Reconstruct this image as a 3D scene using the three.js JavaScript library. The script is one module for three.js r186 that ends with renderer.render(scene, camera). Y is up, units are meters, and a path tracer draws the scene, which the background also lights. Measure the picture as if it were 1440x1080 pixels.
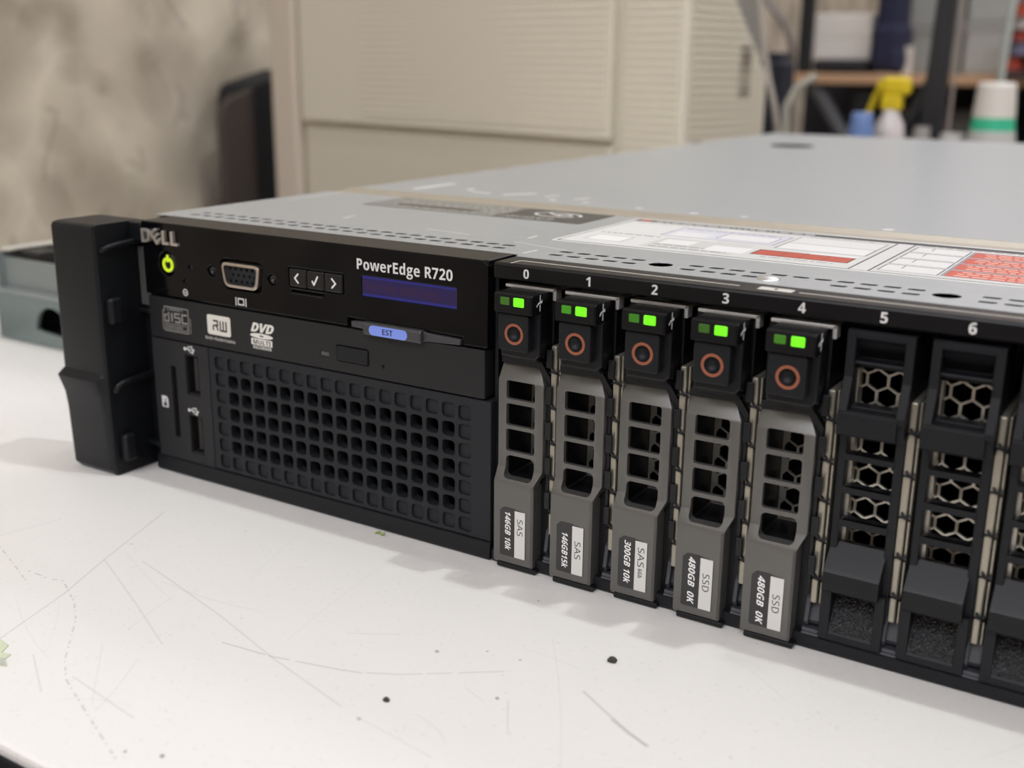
import * as THREE from 'three';
import { RoundedBoxGeometry } from 'three/addons/geometries/RoundedBoxGeometry.js';
import { mergeGeometries, mergeVertices, toCreasedNormals } from 'three/addons/utils/BufferGeometryUtils.js';
import { RectAreaLightUniformsLib } from 'three/addons/lights/RectAreaLightUniformsLib.js';
import { TextGeometry } from 'three/addons/geometries/TextGeometry.js';
import { FontLoader } from 'three/addons/loaders/FontLoader.js';
import { Brush, Evaluator, INTERSECTION, SUBTRACTION } from 'three-bvh-csg';

// ------------------------------------------------------------------ camera, lights, exposure
RectAreaLightUniformsLib.init();
const scene = new THREE.Scene();
scene.background = new THREE.Color(0x000000);
const camera = new THREE.PerspectiveCamera(2 * Math.atan(540 / 1576.608) * 180 / Math.PI, 4 / 3, 0.01, 60);
camera.position.set(0.11532, 0.13723, 0.24774);
camera.rotation.order = 'YXZ';
camera.rotation.set(-0.27783, 0.55955, 0.0096);
camera.focus = 0.302;
camera.userData.fStop = 12;
scene.add(camera);
const renderer = new THREE.WebGLRenderer({ antialias: true });
renderer.toneMapping = THREE.LinearToneMapping;
renderer.toneMappingExposure = 0.91;
renderer.shadowMap.enabled = true;

const LAMP_COLOR = new THREE.Color(0.97, 1.0, 1.0);
const FILL_COLOR = new THREE.Color(0.94, 0.97, 1.06);
const LAMPS = [                       // small pendant lamps: position, candela
  { at: [0.60, 1.80, -0.21], cd: 3.0 },
  { at: [0.09, 1.80, -0.19], cd: 0.75 },
];
const PANELS = [                      // large ceiling panels: x, z, width, depth, radiance
  { at: [1.3, 2.0], size: [1.5, 0.6], L: 10.4 },
  { at: [-0.3, 2.0], size: [1.5, 0.6], L: 10.4 },
  { at: [0.5, 3.0], size: [1.5, 0.6], L: 10.4 },
  { at: [0.6, -2.3], size: [1.5, 0.6], L: 9 },  // unseen, added to brighten the far background
  { at: [1.95, -0.7], size: [0.6, 1.5], L: 5.5 },  // unseen, added to brighten the right side of the beige housing
  { at: [-0.6, -3.2], size: [0.8, 0.6], L: 9 },  // unseen, added to brighten the far background as well
];
const ROOM = { x0: -1.06, x1: 3.2, z0: -4.3, z1: 3.8, floor: -0.78, ceil: 2.3 };

// ------------------------------------------------------------------ helpers (geometry is written in millimetres)
let seed = 7;
const rnd = () => { seed = (seed * 1664525 + 1013904223) % 4294967296; return seed / 4294967296; };
const rr = (a, b) => a + (b - a) * rnd();
const counts = {};
function numbered(name) {
  const n = counts[name] = (counts[name] ?? -1) + 1;
  return n ? name + '_' + String(n).padStart(3, '0') : name;
}
function fin(geos, crease) {
  const list = (Array.isArray(geos) ? geos : [geos]).map((g) => {
    let h = g.index ? g.toNonIndexed() : g.clone();
    for (const k of Object.keys(h.attributes)) if (!['position', 'normal', 'uv'].includes(k)) h.deleteAttribute(k);
    h.clearGroups();
    return h;
  });
  let m = list.length > 1 ? mergeGeometries(list) : list[0];
  if (crease) m = toCreasedNormals(m, crease);
  m.scale(0.001, 0.001, 0.001);
  return m;
}
function mesh(name, geos, mat, parent, label, crease) {
  const o = new THREE.Mesh(fin(geos, crease), mat);
  o.name = name; o.castShadow = o.receiveShadow = true;
  if (label) o.userData.label = label;
  if (parent) parent.add(o);
  return o;
}
function thing(name, label, category, at = [0, 0, 0], turn = 0, group) {
  const o = new THREE.Group();
  o.name = numbered(name); o.userData = { label, category };
  if (group) o.userData.group = group;
  o.position.set(...at); o.rotation.y = turn;
  scene.add(o);
  return o;
}
function struct(name, geos, mat) {
  const o = mesh(name, geos, mat, scene); o.userData.kind = 'structure'; return o;
}
const bx = (x0, x1, y0, y1, z0, z1) => new THREE.BoxGeometry(x1 - x0, y1 - y0, z1 - z0).translate((x0 + x1) / 2, (y0 + y1) / 2, (z0 + z1) / 2);
const rb = (x0, x1, y0, y1, z0, z1, r = 0.4, s = 2) => new RoundedBoxGeometry(x1 - x0, y1 - y0, z1 - z0, s, Math.min(r, (x1 - x0) / 2.01, (y1 - y0) / 2.01, (z1 - z0) / 2.01)).translate((x0 + x1) / 2, (y0 + y1) / 2, (z0 + z1) / 2);
function poly(pts) { const s = new THREE.Shape(); pts.forEach(([x, y], i) => (i ? s.lineTo(x, y) : s.moveTo(x, y))); s.closePath(); return s; }
function rrect(P, x0, x1, y0, y1, r) {
  r = Math.min(r, (x1 - x0) / 2.001, (y1 - y0) / 2.001);
  const s = new P();
  s.moveTo(x0 + r, y0); s.lineTo(x1 - r, y0); s.absarc(x1 - r, y0 + r, r, -Math.PI / 2, 0);
  s.lineTo(x1, y1 - r); s.absarc(x1 - r, y1 - r, r, 0, Math.PI / 2);
  s.lineTo(x0 + r, y1); s.absarc(x0 + r, y1 - r, r, Math.PI / 2, Math.PI);
  s.lineTo(x0, y0 + r); s.absarc(x0 + r, y0 + r, r, Math.PI, 1.5 * Math.PI);
  return s;
}
const rs = (...a) => rrect(THREE.Shape, ...a), rh = (...a) => rrect(THREE.Path, ...a);
function disc(P, x, y, r) { const s = new P(); s.absarc(x, y, r, 0, 2 * Math.PI); return s; }
// a shape in x,y from z0 to z1 with an optional bevel that keeps its outline
function ext(shape, z0, z1, bevel = 0, seg = 4) {
  return new THREE.ExtrudeGeometry(shape, { depth: z1 - z0 - 2 * bevel, bevelEnabled: bevel > 0, bevelThickness: bevel, bevelSize: bevel, bevelOffset: -bevel, bevelSegments: 2, curveSegments: seg }).translate(0, 0, z0 + bevel);
}
// a profile given as [z, y] pairs swept along x
function profX(pts, x0, x1, bevel = 0) { return ext(poly(pts.map(([z, y]) => [-z, y])), x0, x1, bevel).rotateY(Math.PI / 2); }
// a shape in x,-z (plan) from y0 to y1
function slab(shape, y0, y1, bevel = 0, seg = 4) { return ext(shape, y0, y1, bevel, seg).rotateX(-Math.PI / 2); }
const cyl = (x, y, z0, z1, r, n = 24, r2 = r) => new THREE.CylinderGeometry(r2, r, z1 - z0, n).rotateX(Math.PI / 2).translate(x, y, (z0 + z1) / 2);
const vcyl = (x, z, y0, y1, r, n = 24, r2 = r) => new THREE.CylinderGeometry(r2, r, y1 - y0, n).translate(x, (y0 + y1) / 2, z);
const tube = (pts, r, n = 40, k = 10) => new THREE.TubeGeometry(new THREE.CatmullRomCurve3(pts.map((p) => new THREE.Vector3(...p))), n, r, k);
function planar(geo, x0, x1, y0, y1, plan) {        // texture coordinates of the object's own x,y (or x,-z) rectangle
  const p = geo.attributes.position, uv = new Float32Array(p.count * 2);
  for (let i = 0; i < p.count; i++) {
    uv[2 * i] = (p.getX(i) - x0) / (x1 - x0);
    uv[2 * i + 1] = ((plan ? -p.getZ(i) : p.getY(i)) - y0) / (y1 - y0);
  }
  geo.setAttribute('uv', new THREE.BufferAttribute(uv, 2));
  return geo;
}
function canvasTex(w, h, paint, srgb = true) {
  const c = document.createElement('canvas'); c.width = w; c.height = h;
  paint(c.getContext('2d'), w, h);
  const t = new THREE.CanvasTexture(c);
  if (srgb) t.colorSpace = THREE.SRGBColorSpace;
  t.anisotropy = 8;
  return t;
}
const evaluator = new Evaluator(); evaluator.attributes = ['position', 'normal', 'uv']; evaluator.useGroups = false;
function csg(a, b, op) {
  const prep = (g) => { const h = g.index ? g.toNonIndexed() : g; h.clearGroups(); return h; };
  const A = new Brush(prep(a)), B = new Brush(prep(b)); A.updateMatrixWorld(); B.updateMatrixWorld();
  return evaluator.evaluate(A, B, op).geometry;
}
const bold = await new FontLoader().loadAsync('fonts/droid/droid_sans_bold.typeface.json');
function glyphs(text, x, y, height, depth, z = 0, wide = 1) {     // x is the middle, y the base line, height the cap height
  const g = new TextGeometry(text, { font: bold, size: height, depth, curveSegments: 5, bevelEnabled: false });
  g.computeBoundingBox();
  g.translate(-(g.boundingBox.min.x + g.boundingBox.max.x) / 2, 0, 0).scale(wide, 1, 1).translate(x, y, z);
  return g;
}
function M(color, roughness = 0.5, metalness = 0, extra = {}) {
  return new THREE.MeshPhysicalMaterial({ color: new THREE.Color(color), roughness, metalness, ...extra });
}
function noiseTex(size, lo, hi, scale = 1) {        // fine grain for bump maps
  return canvasTex(size, size, (g, w, h) => {
    const d = g.createImageData(w, h);
    for (let i = 0; i < w * h; i++) { const v = lo + (hi - lo) * rnd(); d.data[4 * i] = d.data[4 * i + 1] = d.data[4 * i + 2] = v; d.data[4 * i + 3] = 255; }
    g.putImageData(d, 0, 0);
  }, false);
}
// ------------------------------------------------------------------ materials
const mat = {
  black: M('#131519', 0.48, 0, { specularIntensity: 0.6 }), blackRough: M('#1e2024', 0.6, 0, { specularIntensity: 0.6 }), blackSoft: M('#0f1013', 0.36, 0, { specularIntensity: 0.7 }), gloss: M('#0d0d0f', 0.1, 0, { clearcoat: 0.4, clearcoatRoughness: 0.05 }),
  dark: M('#17181a', 0.7), ear: M('#101216', 0.42, 0, { specularIntensity: 0.6 }), bezel: M('#0b0b0e', 0.34, 0, { specularIntensity: 0.6 }), lampBlock: M('#09090c', 0.4, 0, { specularIntensity: 0.6 }),
  handle: M('#676663', 0.36, 0.5), silver: M('#cdc8bc', 0.32, 0.75), springs: M('#a39d8f', 0.36, 0.7), zincPlain: M('#b9bab8', 0.4, 0.7), strip: M('#c4c2bd', 0.35, 0.55),
  chrome: M('#d6cec6', 0.33, 0.75), nickel: M('#d9cfc4', 0.24, 0.95), copper: M('#96583f', 0.5, 0.15),
  white: M('#e6e4df', 0.6), print: M('#e4e4e2', 0.6), tagGrey: M('#3c3c3e', 0.42),
  ledBright: new THREE.MeshPhysicalMaterial({ color: new THREE.Color('#4fae10'), roughness: 0.4, emissive: new THREE.Color(0.17, 0.95, 0.012), emissiveIntensity: 1.0 }),
  power: new THREE.MeshPhysicalMaterial({ color: new THREE.Color('#8fa010'), roughness: 0.4, emissive: new THREE.Color(0.58, 0.78, 0.03), emissiveIntensity: 0.8 }),
};

// scratches and scuffs, in millimetres on the table and the lid
const TABLE_MARKS = { lines: [[[[-122.8, 104.1], [-130.3, 80.3], [-139.2, 60.0], [-152.6, 26.5]], 0.32, 1.3], [[[-171.7, 71.0], [-159.0, 75.6], [-145.1, 80.9]], 0.55, 1.4, [9, 5]], [[[-150.8, 76.4], [-141.0, 76.4], [-137.2, 75.2], [-124.0, 81.7], [-115.6, 87.6], [-100.5, 102.2], [-92.9, 107.5], [-78.2, 113.6], [-56.6, 122.3]], 0.55, 1.5, [12, 6]], [[[-139.2, 60.0], [-109.8, 73.4], [-87.0, 84.4]], 0.25, 1.2], [[[-129.4, 54.8], [-112.0, 59.2], [-86.0, 66.2], [-60.5, 74.3], [-32.6, 81.6]], 0.3, 1.2], [[[-76.0, 75.7], [-60.8, 74.0], [-42.7, 69.7], [-38.3, 68.2], [-29.9, 63.7], [-20.9, 57.2], [-10.2, 49.2]], 0.5, 1.5, [40, 3]], [[[-178.9, 66.1], [-174.6, 47.8]], 0.25, 1.2], [[[-109.3, 104.4], [-93.0, 114.0]], 0.25, 1.2], [[[-99.2, 92.4], [-79.2, 111.2]], 0.15, 1.2], [[[-92.8, 105.8], [-67.6, 109.6]], 0.25, 1.3], [[[-53.4, 55.4], [-42.0, 49.0]], 0.2, 1.1], [[[-2.8, 59.4], [0.8, 65.5], [4.4, 70.7]], 0.25, 1.2], [[[9.3, 46.7], [16.4, 50.9], [23.7, 54.9], [31.0, 58.5]], 0.25, 3], [[[-14.1, 60.2], [-7.2, 62.8]], 0.18, 1.1], [[[20.1, 53.5], [25.7, 56.3], [31.3, 58.3]], 0.25, 3.2], [[[37.7, 16.8], [49.7, 25.3]], 0.15, 1], [[[-27.5, 82.8], [-4.0, 86.2]], 0.15, 1.3]],
  spots: [[-5.4, 60.0, 0.7, 0.8], [-10.0, 42.8, 0.5, 0.6], [-29.0, 50.4, 0.9, 0.5], [-18.8, 43.7, 0.5, 0.5], [-22.1, 14.0, 0.4, 0.8], [71.8, -25.2, 0.6, 0.3], [-26.1, 83.3, 0.8, 0.4], [-82.1, 0.1, 0.3, 0.3], [47.2, 52.5, 0.5, 0.3], [-58.8, 118.9, 0.6, 0.7], [-51.2, 115.8, 0.9, 0.7], [-120.3, 23.4, 0.4, 0.5], [-141.4, 48.6, 0.5, 0.4], [-142.9, 5.6, 0.4, 0.4]] };
const LID_SCUFFS = { front: [[-134.0, -42.4, -135.5, -50.5, 3], [-59.9, -40.5, -60.1, -45.8, 3], [-96.4, -38.4, -78.5, -36.2, 2], [-46.5, -16.0, -46.0, -22.4, 3], [-59.7, -32.1, -39.3, -27.2, 1.5], [-185.1, -70.9, -185.3, -114.7, 3]],
  rear: [[-170.3, -131.2, -169.7, -157.2, 9], [-150.2, -141.3, -150.8, -144.3, 7], [-144.3, -135.7, -136.5, -135.0, 6], [-128.0, -135.0, -121.2, -144.9, 8], [-111.9, -139.2, -109.9, -145.4, 5], [-104.6, -131.1, -104.1, -131.4, 7], [-97.6, -137.8, -95.5, -143.9, 5], [-89.8, -130.6, -89.4, -130.9, 7], [-103.1, -129.2, -102.9, -129.4, 4], [-65.3, -127.0, -65.0, -127.2, 7], [-43.1, -125.6, -42.7, -125.9, 8], [-24.8, -127.0, -24.4, -127.4, 6], [24.9, -124.4, 25.9, -125.1, 7], [-22.9, -361.8, -22.6, -362.0, 5]] };

// ------------------------------------------------------------------ the room
{
  const R = ROOM, k = 1000, t = 120;
  const [x0, x1, z0, z1, f, c] = [R.x0 * k, R.x1 * k, R.z0 * k, R.z1 * k, R.floor * k, R.ceil * k];
  const concrete = canvasTex(1024, 1024, (g, w, h) => {
    g.fillStyle = '#cfc3b1'; g.fillRect(0, 0, w, h);
    for (let i = 0; i < 420; i++) {
      const x = rnd() * w, y = rnd() * h, r = rr(16, 110), up = rnd() < 0.5, a = rr(0.08, 0.3);
      for (const [ox, oy] of [[0, 0], [w, 0], [-w, 0], [0, h], [0, -h]]) {
        const q = g.createRadialGradient(x + ox, y + oy, r * 0.3, x + ox, y + oy, r);
        const col = up ? '240,228,206' : '122,112,96';
        q.addColorStop(0, `rgba(${col},${a})`); q.addColorStop(1, `rgba(${col},0)`);
        g.fillStyle = q; g.beginPath(); g.ellipse(x + ox, y + oy, r, r * rr(0.5, 1.0), rnd() * 3, 0, 7); g.fill();
      }
    }
    for (let i = 0; i < 60; i++) {
      g.strokeStyle = rnd() < 0.5 ? 'rgba(214,202,182,0.16)' : 'rgba(104,96,84,0.2)'; g.lineWidth = rr(4, 16); g.lineCap = 'round';
      let x = rnd() * w, y = rnd() * h; g.beginPath(); g.moveTo(x, y);
      for (let s = 0; s < 4; s++) { x += rr(-30, 30); y += rr(-60, 60); g.lineTo(x, y); }
      g.stroke();
    }
    for (let i = 0; i < 9000; i++) { g.fillStyle = rnd() < 0.5 ? 'rgba(80,74,66,0.10)' : 'rgba(230,220,205,0.10)'; g.fillRect(rnd() * w, rnd() * h, 2, 2); }
  });
  concrete.wrapS = concrete.wrapT = THREE.RepeatWrapping;
  const wl = bx(x0 - t, x0, f, c, z0, z1);
  { const p = wl.attributes.position, uv = new Float32Array(p.count * 2); for (let i = 0; i < p.count; i++) { uv[2 * i] = p.getZ(i) / 700; uv[2 * i + 1] = p.getY(i) / 700; } wl.setAttribute('uv', new THREE.BufferAttribute(uv, 2)); }
  struct('wall_left', wl, new THREE.MeshPhysicalMaterial({ map: concrete, roughness: 0.9, bumpMap: concrete, bumpScale: 0.002 }));
  const paint = M('#d8cabd', 0.85);
  struct('wall_back', bx(x0 - t, x1 + t, f, c, z0 - t, z0), paint);
  struct('wall_right', bx(x1, x1 + t, f, c, z0, z1), paint);
  struct('wall_front', bx(x0 - t, x1 + t, f, c, z1, z1 + t), paint);
  struct('floor', bx(x0 - t, x1 + t, f - t, f, z0 - t, z1 + t), M('#35353a', 0.7));
  struct('ceiling', bx(x0 - t, x1 + t, c, c + t, z0 - t, z1 + t), M('#dcd8d2', 0.9));
}
LAMPS.forEach(({ at: [x, y, z], cd }, i) => {
  const t = thing('pendant_lamp', ['bare round bulb hanging on a black cord over the right of the server', 'bare round bulb hanging on a black cord over the middle of the server'][i], 'lamp', [x, y, z]);
  mesh('bulb', new THREE.SphereGeometry(22, 24, 16), new THREE.MeshPhysicalMaterial({ color: 0xffffff, roughness: 0.5, emissive: LAMP_COLOR, emissiveIntensity: 6 }), t);
  mesh('socket', [vcyl(0, 0, 18, 70, 14), vcyl(0, 0, 70, 82, 8)], mat.black, t);
  mesh('cord', vcyl(0, 0, 80, (ROOM.ceil - y) * 1000, 3, 8), mat.dark, t);
  const l = new THREE.PointLight(LAMP_COLOR, cd, 0, 2); l.name = 'bulb_light'; l.castShadow = true; l.shadow.radius = 1.1; t.add(l);
});
PANELS.forEach(({ at: [x, z], size: [w, d], L }, i) => {
  const t = thing('ceiling_light', ['flat white ceiling panel light above the right front of the room', 'flat white ceiling panel light above the left front of the room', 'flat white ceiling panel light nearest the front wall', 'added flat white ceiling panel light brightening the far bench, right', 'added flat white ceiling panel light above the right side of the room', 'added flat white ceiling panel light brightening the far bench, left'][i], 'ceiling light', [x, ROOM.ceil - 0.05, z]);
  mesh('frame', rb(-w * 500 - 12, w * 500 + 12, 0, 50, -d * 500 - 12, d * 500 + 12, 3), mat.white, t);
  mesh('diffuser', bx(-w * 500, w * 500, -3, 0, -d * 500, d * 500), new THREE.MeshPhysicalMaterial({ color: 0xffffff, roughness: 0.6, emissive: FILL_COLOR, emissiveIntensity: 0.8 }), t);
  const l = new THREE.RectAreaLight(FILL_COLOR, L, w, d); l.position.set(0, -0.006, 0); l.rotation.x = -Math.PI / 2; t.add(l);
});

// ------------------------------------------------------------------ the work table
{
  const t = thing('work_table', 'scratched white laminate work table under the server', 'table', [0, 0, 0]);
  const X0 = -460, X1 = 140, Z1 = 131.3, Z0 = Z1 - 431.25;       // the stretch that one texture tile covers
  const W = 2048, H = 1472, S = W / (X1 - X0);
  const top = canvasTex(W, H, (g) => {
    g.fillStyle = '#e4e1dd'; g.fillRect(0, 0, W, H);
    for (let i = 0; i < 26000; i++) { g.fillStyle = `rgba(${rnd() < 0.6 ? '120,112,104' : '255,255,252'},${rr(0.03, 0.12)})`; const s = rr(1, 2.2); g.fillRect(rnd() * W, rnd() * H, s, s); }
    for (let i = 0; i < 150; i++) { g.strokeStyle = `rgba(110,102,96,${rr(0.04, 0.15)})`; g.lineWidth = rr(0.6, 1.0); const x = rnd() * W, y = rnd() * H, a = rnd() * 7, l = rr(10, 190); g.beginPath(); g.moveTo(x, y); g.quadraticCurveTo(x + Math.cos(a) * l * 0.5 + rr(-9, 9), y + Math.sin(a) * l * 0.5 + rr(-9, 9), x + Math.cos(a) * l, y + Math.sin(a) * l); g.stroke(); }
    const P = (x, z) => [(x - X0) * S, (z - Z0) * S];
    const line = (pts, a, w, dash) => { if (dash) { dash = dash[0] > 30 ? [46, 3, 20, 5, 60, 2] : [3, 7, 10, 5, 2, 8, 6, 4]; w *= 0.75; } g.strokeStyle = `rgba(78,72,68,${a * 0.65})`; g.lineWidth = w * 0.8; g.setLineDash(dash || []); g.beginPath(); pts.forEach(([x, z], i) => (i ? g.lineTo(...P(x, z)) : g.moveTo(...P(x, z)))); g.stroke(); g.setLineDash([]); };
    for (const s of TABLE_MARKS.lines) line(...s);
    for (const [x, z, r, a] of TABLE_MARKS.spots) { g.fillStyle = `rgba(60,56,52,${a * 0.7})`; g.beginPath(); g.ellipse(...P(x, z), r * S * 0.75, r * S * 0.55, 0.6, 0, 7); g.fill(); }
  });
  top.wrapS = top.wrapT = THREE.MirroredRepeatWrapping;
  const plan = rs(-520, 330, -131.3, 655, 3);
  mesh('table_top', planar(slab(plan, -26, 0, 1.2), X0, X1, -Z1, -Z0, true), new THREE.MeshPhysicalMaterial({ map: top, roughness: 0.42 }), t);
  mesh('edge_band', [rb(-520, 330, -24, -2.5, 129, 132, 0.8)], mat.black, t, 'black plastic edge band');
  for (const [x, z] of [[-480, 85], [290, 85], [-480, -610], [290, -610]]) mesh('leg', rb(x - 22, x + 22, -779, -26, z - 22, z + 22, 3), mat.blackRough, t);
}

// ------------------------------------------------------------------ the server
const HT = 86.8, C0 = -35.78, PITCH = 18.46, ck = (k) => C0 + PITCH * k;
const server = thing('rack_server', 'black and zinc two-unit rack server lying on the white table', 'server', [0, 0, 0]);
{
  // sheet metal box
  const R = 245;
  mesh('chassis', [
    bx(-193, -191.6, 1, 86, -629, -14), bx(R - 1.4, R, 1, 86, -629, -2), bx(-193, R, 1, 86, -630, -628.6),
    bx(-193, R, 0.4, 1.6, -630, -6), bx(-190.5, R - 2, 1.6, 60, -600, -160),
  ], mat.zincPlain, server);
  mesh('bay_cage', [bx(-47.2, -46.2, 1.6, 84.6, -150, -3), bx(-47, R - 1.5, 83.2, 84.6, -16, -9)], mat.black, server);

  // black glossy control panel
  const F = [-184.7, -47.7, 62.5, 86.75];
  const fw = 2048, fs = fw / (F[1] - F[0]), fh = Math.round((F[3] - F[2]) * fs);
  const fascia = canvasTex(fw, fh, (g) => {
    g.fillStyle = '#08080a'; g.fillRect(0, 0, fw, fh);
    const X = (x) => (x - F[0]) * fs, Y = (y) => (F[3] - y) * fs;
    g.fillStyle = g.strokeStyle = '#dcdcda';
    const big = 4.45 * fs; g.font = `bold ${big}px sans-serif`; g.textBaseline = 'alphabetic';
    const w = g.measureText('PowerEdge R720').width;
    g.save(); g.translate(X(-93.5), Y(79.95)); g.scale((34.3 * fs) / w, 1); g.fillText('PowerEdge R720', 0, 0); g.restore();
    // small monitor sign
    g.lineWidth = 0.42 * fs; g.strokeRect(X(-141.9), Y(65.5), 2.4 * fs, 1.9 * fs);
    for (const x of [-142.85, -138.55]) { g.beginPath(); g.moveTo(X(x), Y(65.8)); g.lineTo(X(x), Y(63.2)); g.stroke(); }
    // round sign under the pin hole
    g.lineWidth = 0.34 * fs; g.beginPath(); g.arc(X(-165.7), Y(64.7), 1.0 * fs, 0, 7); g.stroke(); g.beginPath(); g.moveTo(X(-166.4), Y(65)); g.lineTo(X(-165.7), Y(64.4)); g.lineTo(X(-165), Y(65)); g.stroke();
  });
  const fShape = poly([[F[0], F[2]], [-97.2, F[2]], [-97.2, 65.2], [-56, 64.6], [-56, F[2]], [F[1] - 0.6, F[2]], [F[1], F[2] + 0.6], [F[1], F[3] - 1.4], [F[1] - 1.4, F[3]], [F[0], F[3]]]);
  const d15 = (c, x, y, w, h, s, r) => { const p = new c(); const a = [[-w / 2, h / 2], [w / 2, h / 2], [w / 2 - s, -h / 2], [-w / 2 + s, -h / 2]]; for (let i = 0; i < 4; i++) { const A = a[i], B = a[(i + 1) % 4], l = Math.hypot(B[0] - A[0], B[1] - A[1]), u = (r / l), q = [A[0] + (B[0] - A[0]) * u, A[1] + (B[1] - A[1]) * u], e = [B[0] - (B[0] - A[0]) * u, B[1] - (B[1] - A[1]) * u]; i ? p.quadraticCurveTo(x + A[0], y + A[1], x + q[0], y + q[1]) : p.moveTo(x + q[0], y + q[1]); p.lineTo(x + e[0], y + e[1]); } p.quadraticCurveTo(x + a[0][0], y + a[0][1], x + a[0][0] + r * 1, y + a[0][1]); return p; };
  const VX = -139.6, VY = 72.9;
  fShape.holes.push(disc(THREE.Path, -173.5, 73.4, 3.9), disc(THREE.Path, -162.6, 73.3, 0.9), disc(THREE.Path, -165.6, 68.4, 0.75), d15(THREE.Path, VX, VY, 18.6, 9.6, 1.4, 2.4),
    disc(THREE.Path, -153, 73.1, 1.7), disc(THREE.Path, -126.9, 73.05, 1.7), rh(-119.9, -98.4, 71.7, 77.8, 0.5), rh(-119, -106.3, 69.9, 71, 0.3), rh(-91.6, -58.3, 72.2, 78.1, 0.2));
  const panelGeo = planar(ext(fShape, -3, 0, 0.35, 12), ...F);
  const cp = mesh('control_panel', panelGeo, new THREE.MeshPhysicalMaterial({ map: fascia, roughness: 0.09, specularIntensity: 0.5 }), server, 'glossy black control panel');
  mesh('panel_back', [bx(F[0], F[1] - 0.3, F[2] + 0.2, F[3] - 0.5, -13, -3.4)], mat.black, cp);
  mesh('panel_top', rb(F[0], F[1] - 0.1, 84.6, F[3] + 0.03, -14, -0.5, 0.3), mat.bezel, cp);
  // chrome letters of the maker's mark, the second one tilted
  const L = [['D', -181.7, 0], ['E', -177.0, 0.75], ['L', -172.3, 0], ['L', -168.3, 0]];
  for (const [ch, x, tilt] of L) { const g = glyphs(ch, 0, 0, 4.5, 1.1, 0, ch === 'L' ? 1.25 : 1.15); g.translate(0, -2.25, 0); if (tilt) g.rotateZ(tilt).scale(1.02, 1, 1); g.translate(x, 82.1, 0); mesh('raised_letter', g, mat.chrome, cp); }
  mesh('power_button', [new THREE.LatheGeometry([[0, -0.4], [2.6, -0.6], [3.1, -0.9], [3.7, -1.4], [3.8, -3]].map((p) => new THREE.Vector2(...p)).reverse(), 32).rotateX(Math.PI / 2).translate(-173.5, 73.4, 0)], mat.blackSoft, cp);
  { const ring = new THREE.Shape(); ring.absarc(0, 0, 2.45, Math.PI * 0.62, Math.PI * 2.38); ring.absarc(0, 0, 1.5, Math.PI * 2.38, Math.PI * 0.62, true);
    mesh('power_light', [ext(ring, -0.5, -0.15, 0, 16).translate(-173.4, 73.1, 0), rb(-173.85, -172.95, 73.9, 76.3, -0.5, -0.15, 0.1)], mat.power, cp, 'glowing yellow-green power symbol'); }
  mesh('indicator_hole', [cyl(-162.6, 73.3, -3.3, -0.6, 0.9, 16), cyl(-165.6, 68.4, -3.3, -0.6, 0.75, 16)], mat.gloss, cp);
  mesh('video_connector', [ext((() => { const s = d15(THREE.Shape, VX, VY, 16.6, 7.8, 1.3, 2.2); s.holes.push(d15(THREE.Path, VX, VY, 15.2, 6.5, 1.2, 1.8)); return s; })(), -3, 0.9, 0.25, 8)], mat.nickel, cp, 'silver rimmed video connector');
  { const s = d15(THREE.Shape, VX, VY, 15.2, 6.5, 1.2, 1.8); for (let r = 0; r < 3; r++) for (let i = 0; i < 5; i++) s.holes.push(disc(THREE.Path, VX - 5.1 + i * 2.35 + (r === 1 ? 1.1 : 0), VY + 1.95 - r * 1.95, 0.52));
    mesh('pin_block', [ext(s, -2.4, -0.2, 0, 6), bx(VX - 7.5, VX + 7.5, VY - 3.2, VY + 3.2, -3.2, -2.4)], mat.blackRough, cp); }
  for (const x of [-153, -126.9]) mesh('screw', [cyl(x, 73.1, -3.2, -0.6, 1.45, 6), new THREE.SphereGeometry(0.75, 12, 8).translate(x + 0.1, 72.7, -0.5)], M('#4a4a4c', 0.25, 0.8), cp);
  // three menu buttons with printed signs
  const btex = canvasTex(640, 180, (g, w, h) => {
    g.fillStyle = '#121214'; g.fillRect(0, 0, w, h); g.strokeStyle = '#ececea'; g.lineWidth = 17; g.lineCap = 'round'; g.lineJoin = 'round';
    const st = (p) => { g.beginPath(); p.forEach(([x, y], i) => (i ? g.lineTo(x, y) : g.moveTo(x, y))); g.stroke(); };
    st([[112, 50], [72, 92], [112, 134]]); st([[286, 100], [304, 132], [350, 52]]); st([[520, 50], [562, 92], [520, 134]]);
  });
  const bm = new THREE.MeshPhysicalMaterial({ map: btex, roughness: 0.32 });
  for (let i = 0; i < 3; i++) { const a = -119.6 + i * 6.98; mesh('menu_button', planar(rb(a + 0.08, a + 6.85, 71.95, 77.55, -2.8, 0.25, 0.5), -119.6, -98.7, 71.9, 77.6), bm, cp); }
  mesh('button_lip', rb(-119, -106.3, 69.7, 70.2, -2, 0.3, 0.2), mat.blackSoft, cp);
  const lcd = canvasTex(768, 128, (g, w, h) => {
    g.fillStyle = '#2c1f5c'; g.fillRect(0, 0, w, h); g.fillStyle = '#2f2f92'; g.fillRect(0, 0, w, 12); g.fillRect(0, 112, w, 16);
    for (let x = 0; x < w; x += 4) { g.fillStyle = 'rgba(20,12,40,0.14)'; g.fillRect(x, 0, 1, h); }
    g.fillStyle = '#4b2440'; g.font = '82px monospace'; const t = 'System booting...'; g.save(); g.translate(16, 88); g.scale(735 / g.measureText(t).width, 1); g.fillText(t, 0, 0); g.restore();
  });
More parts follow.
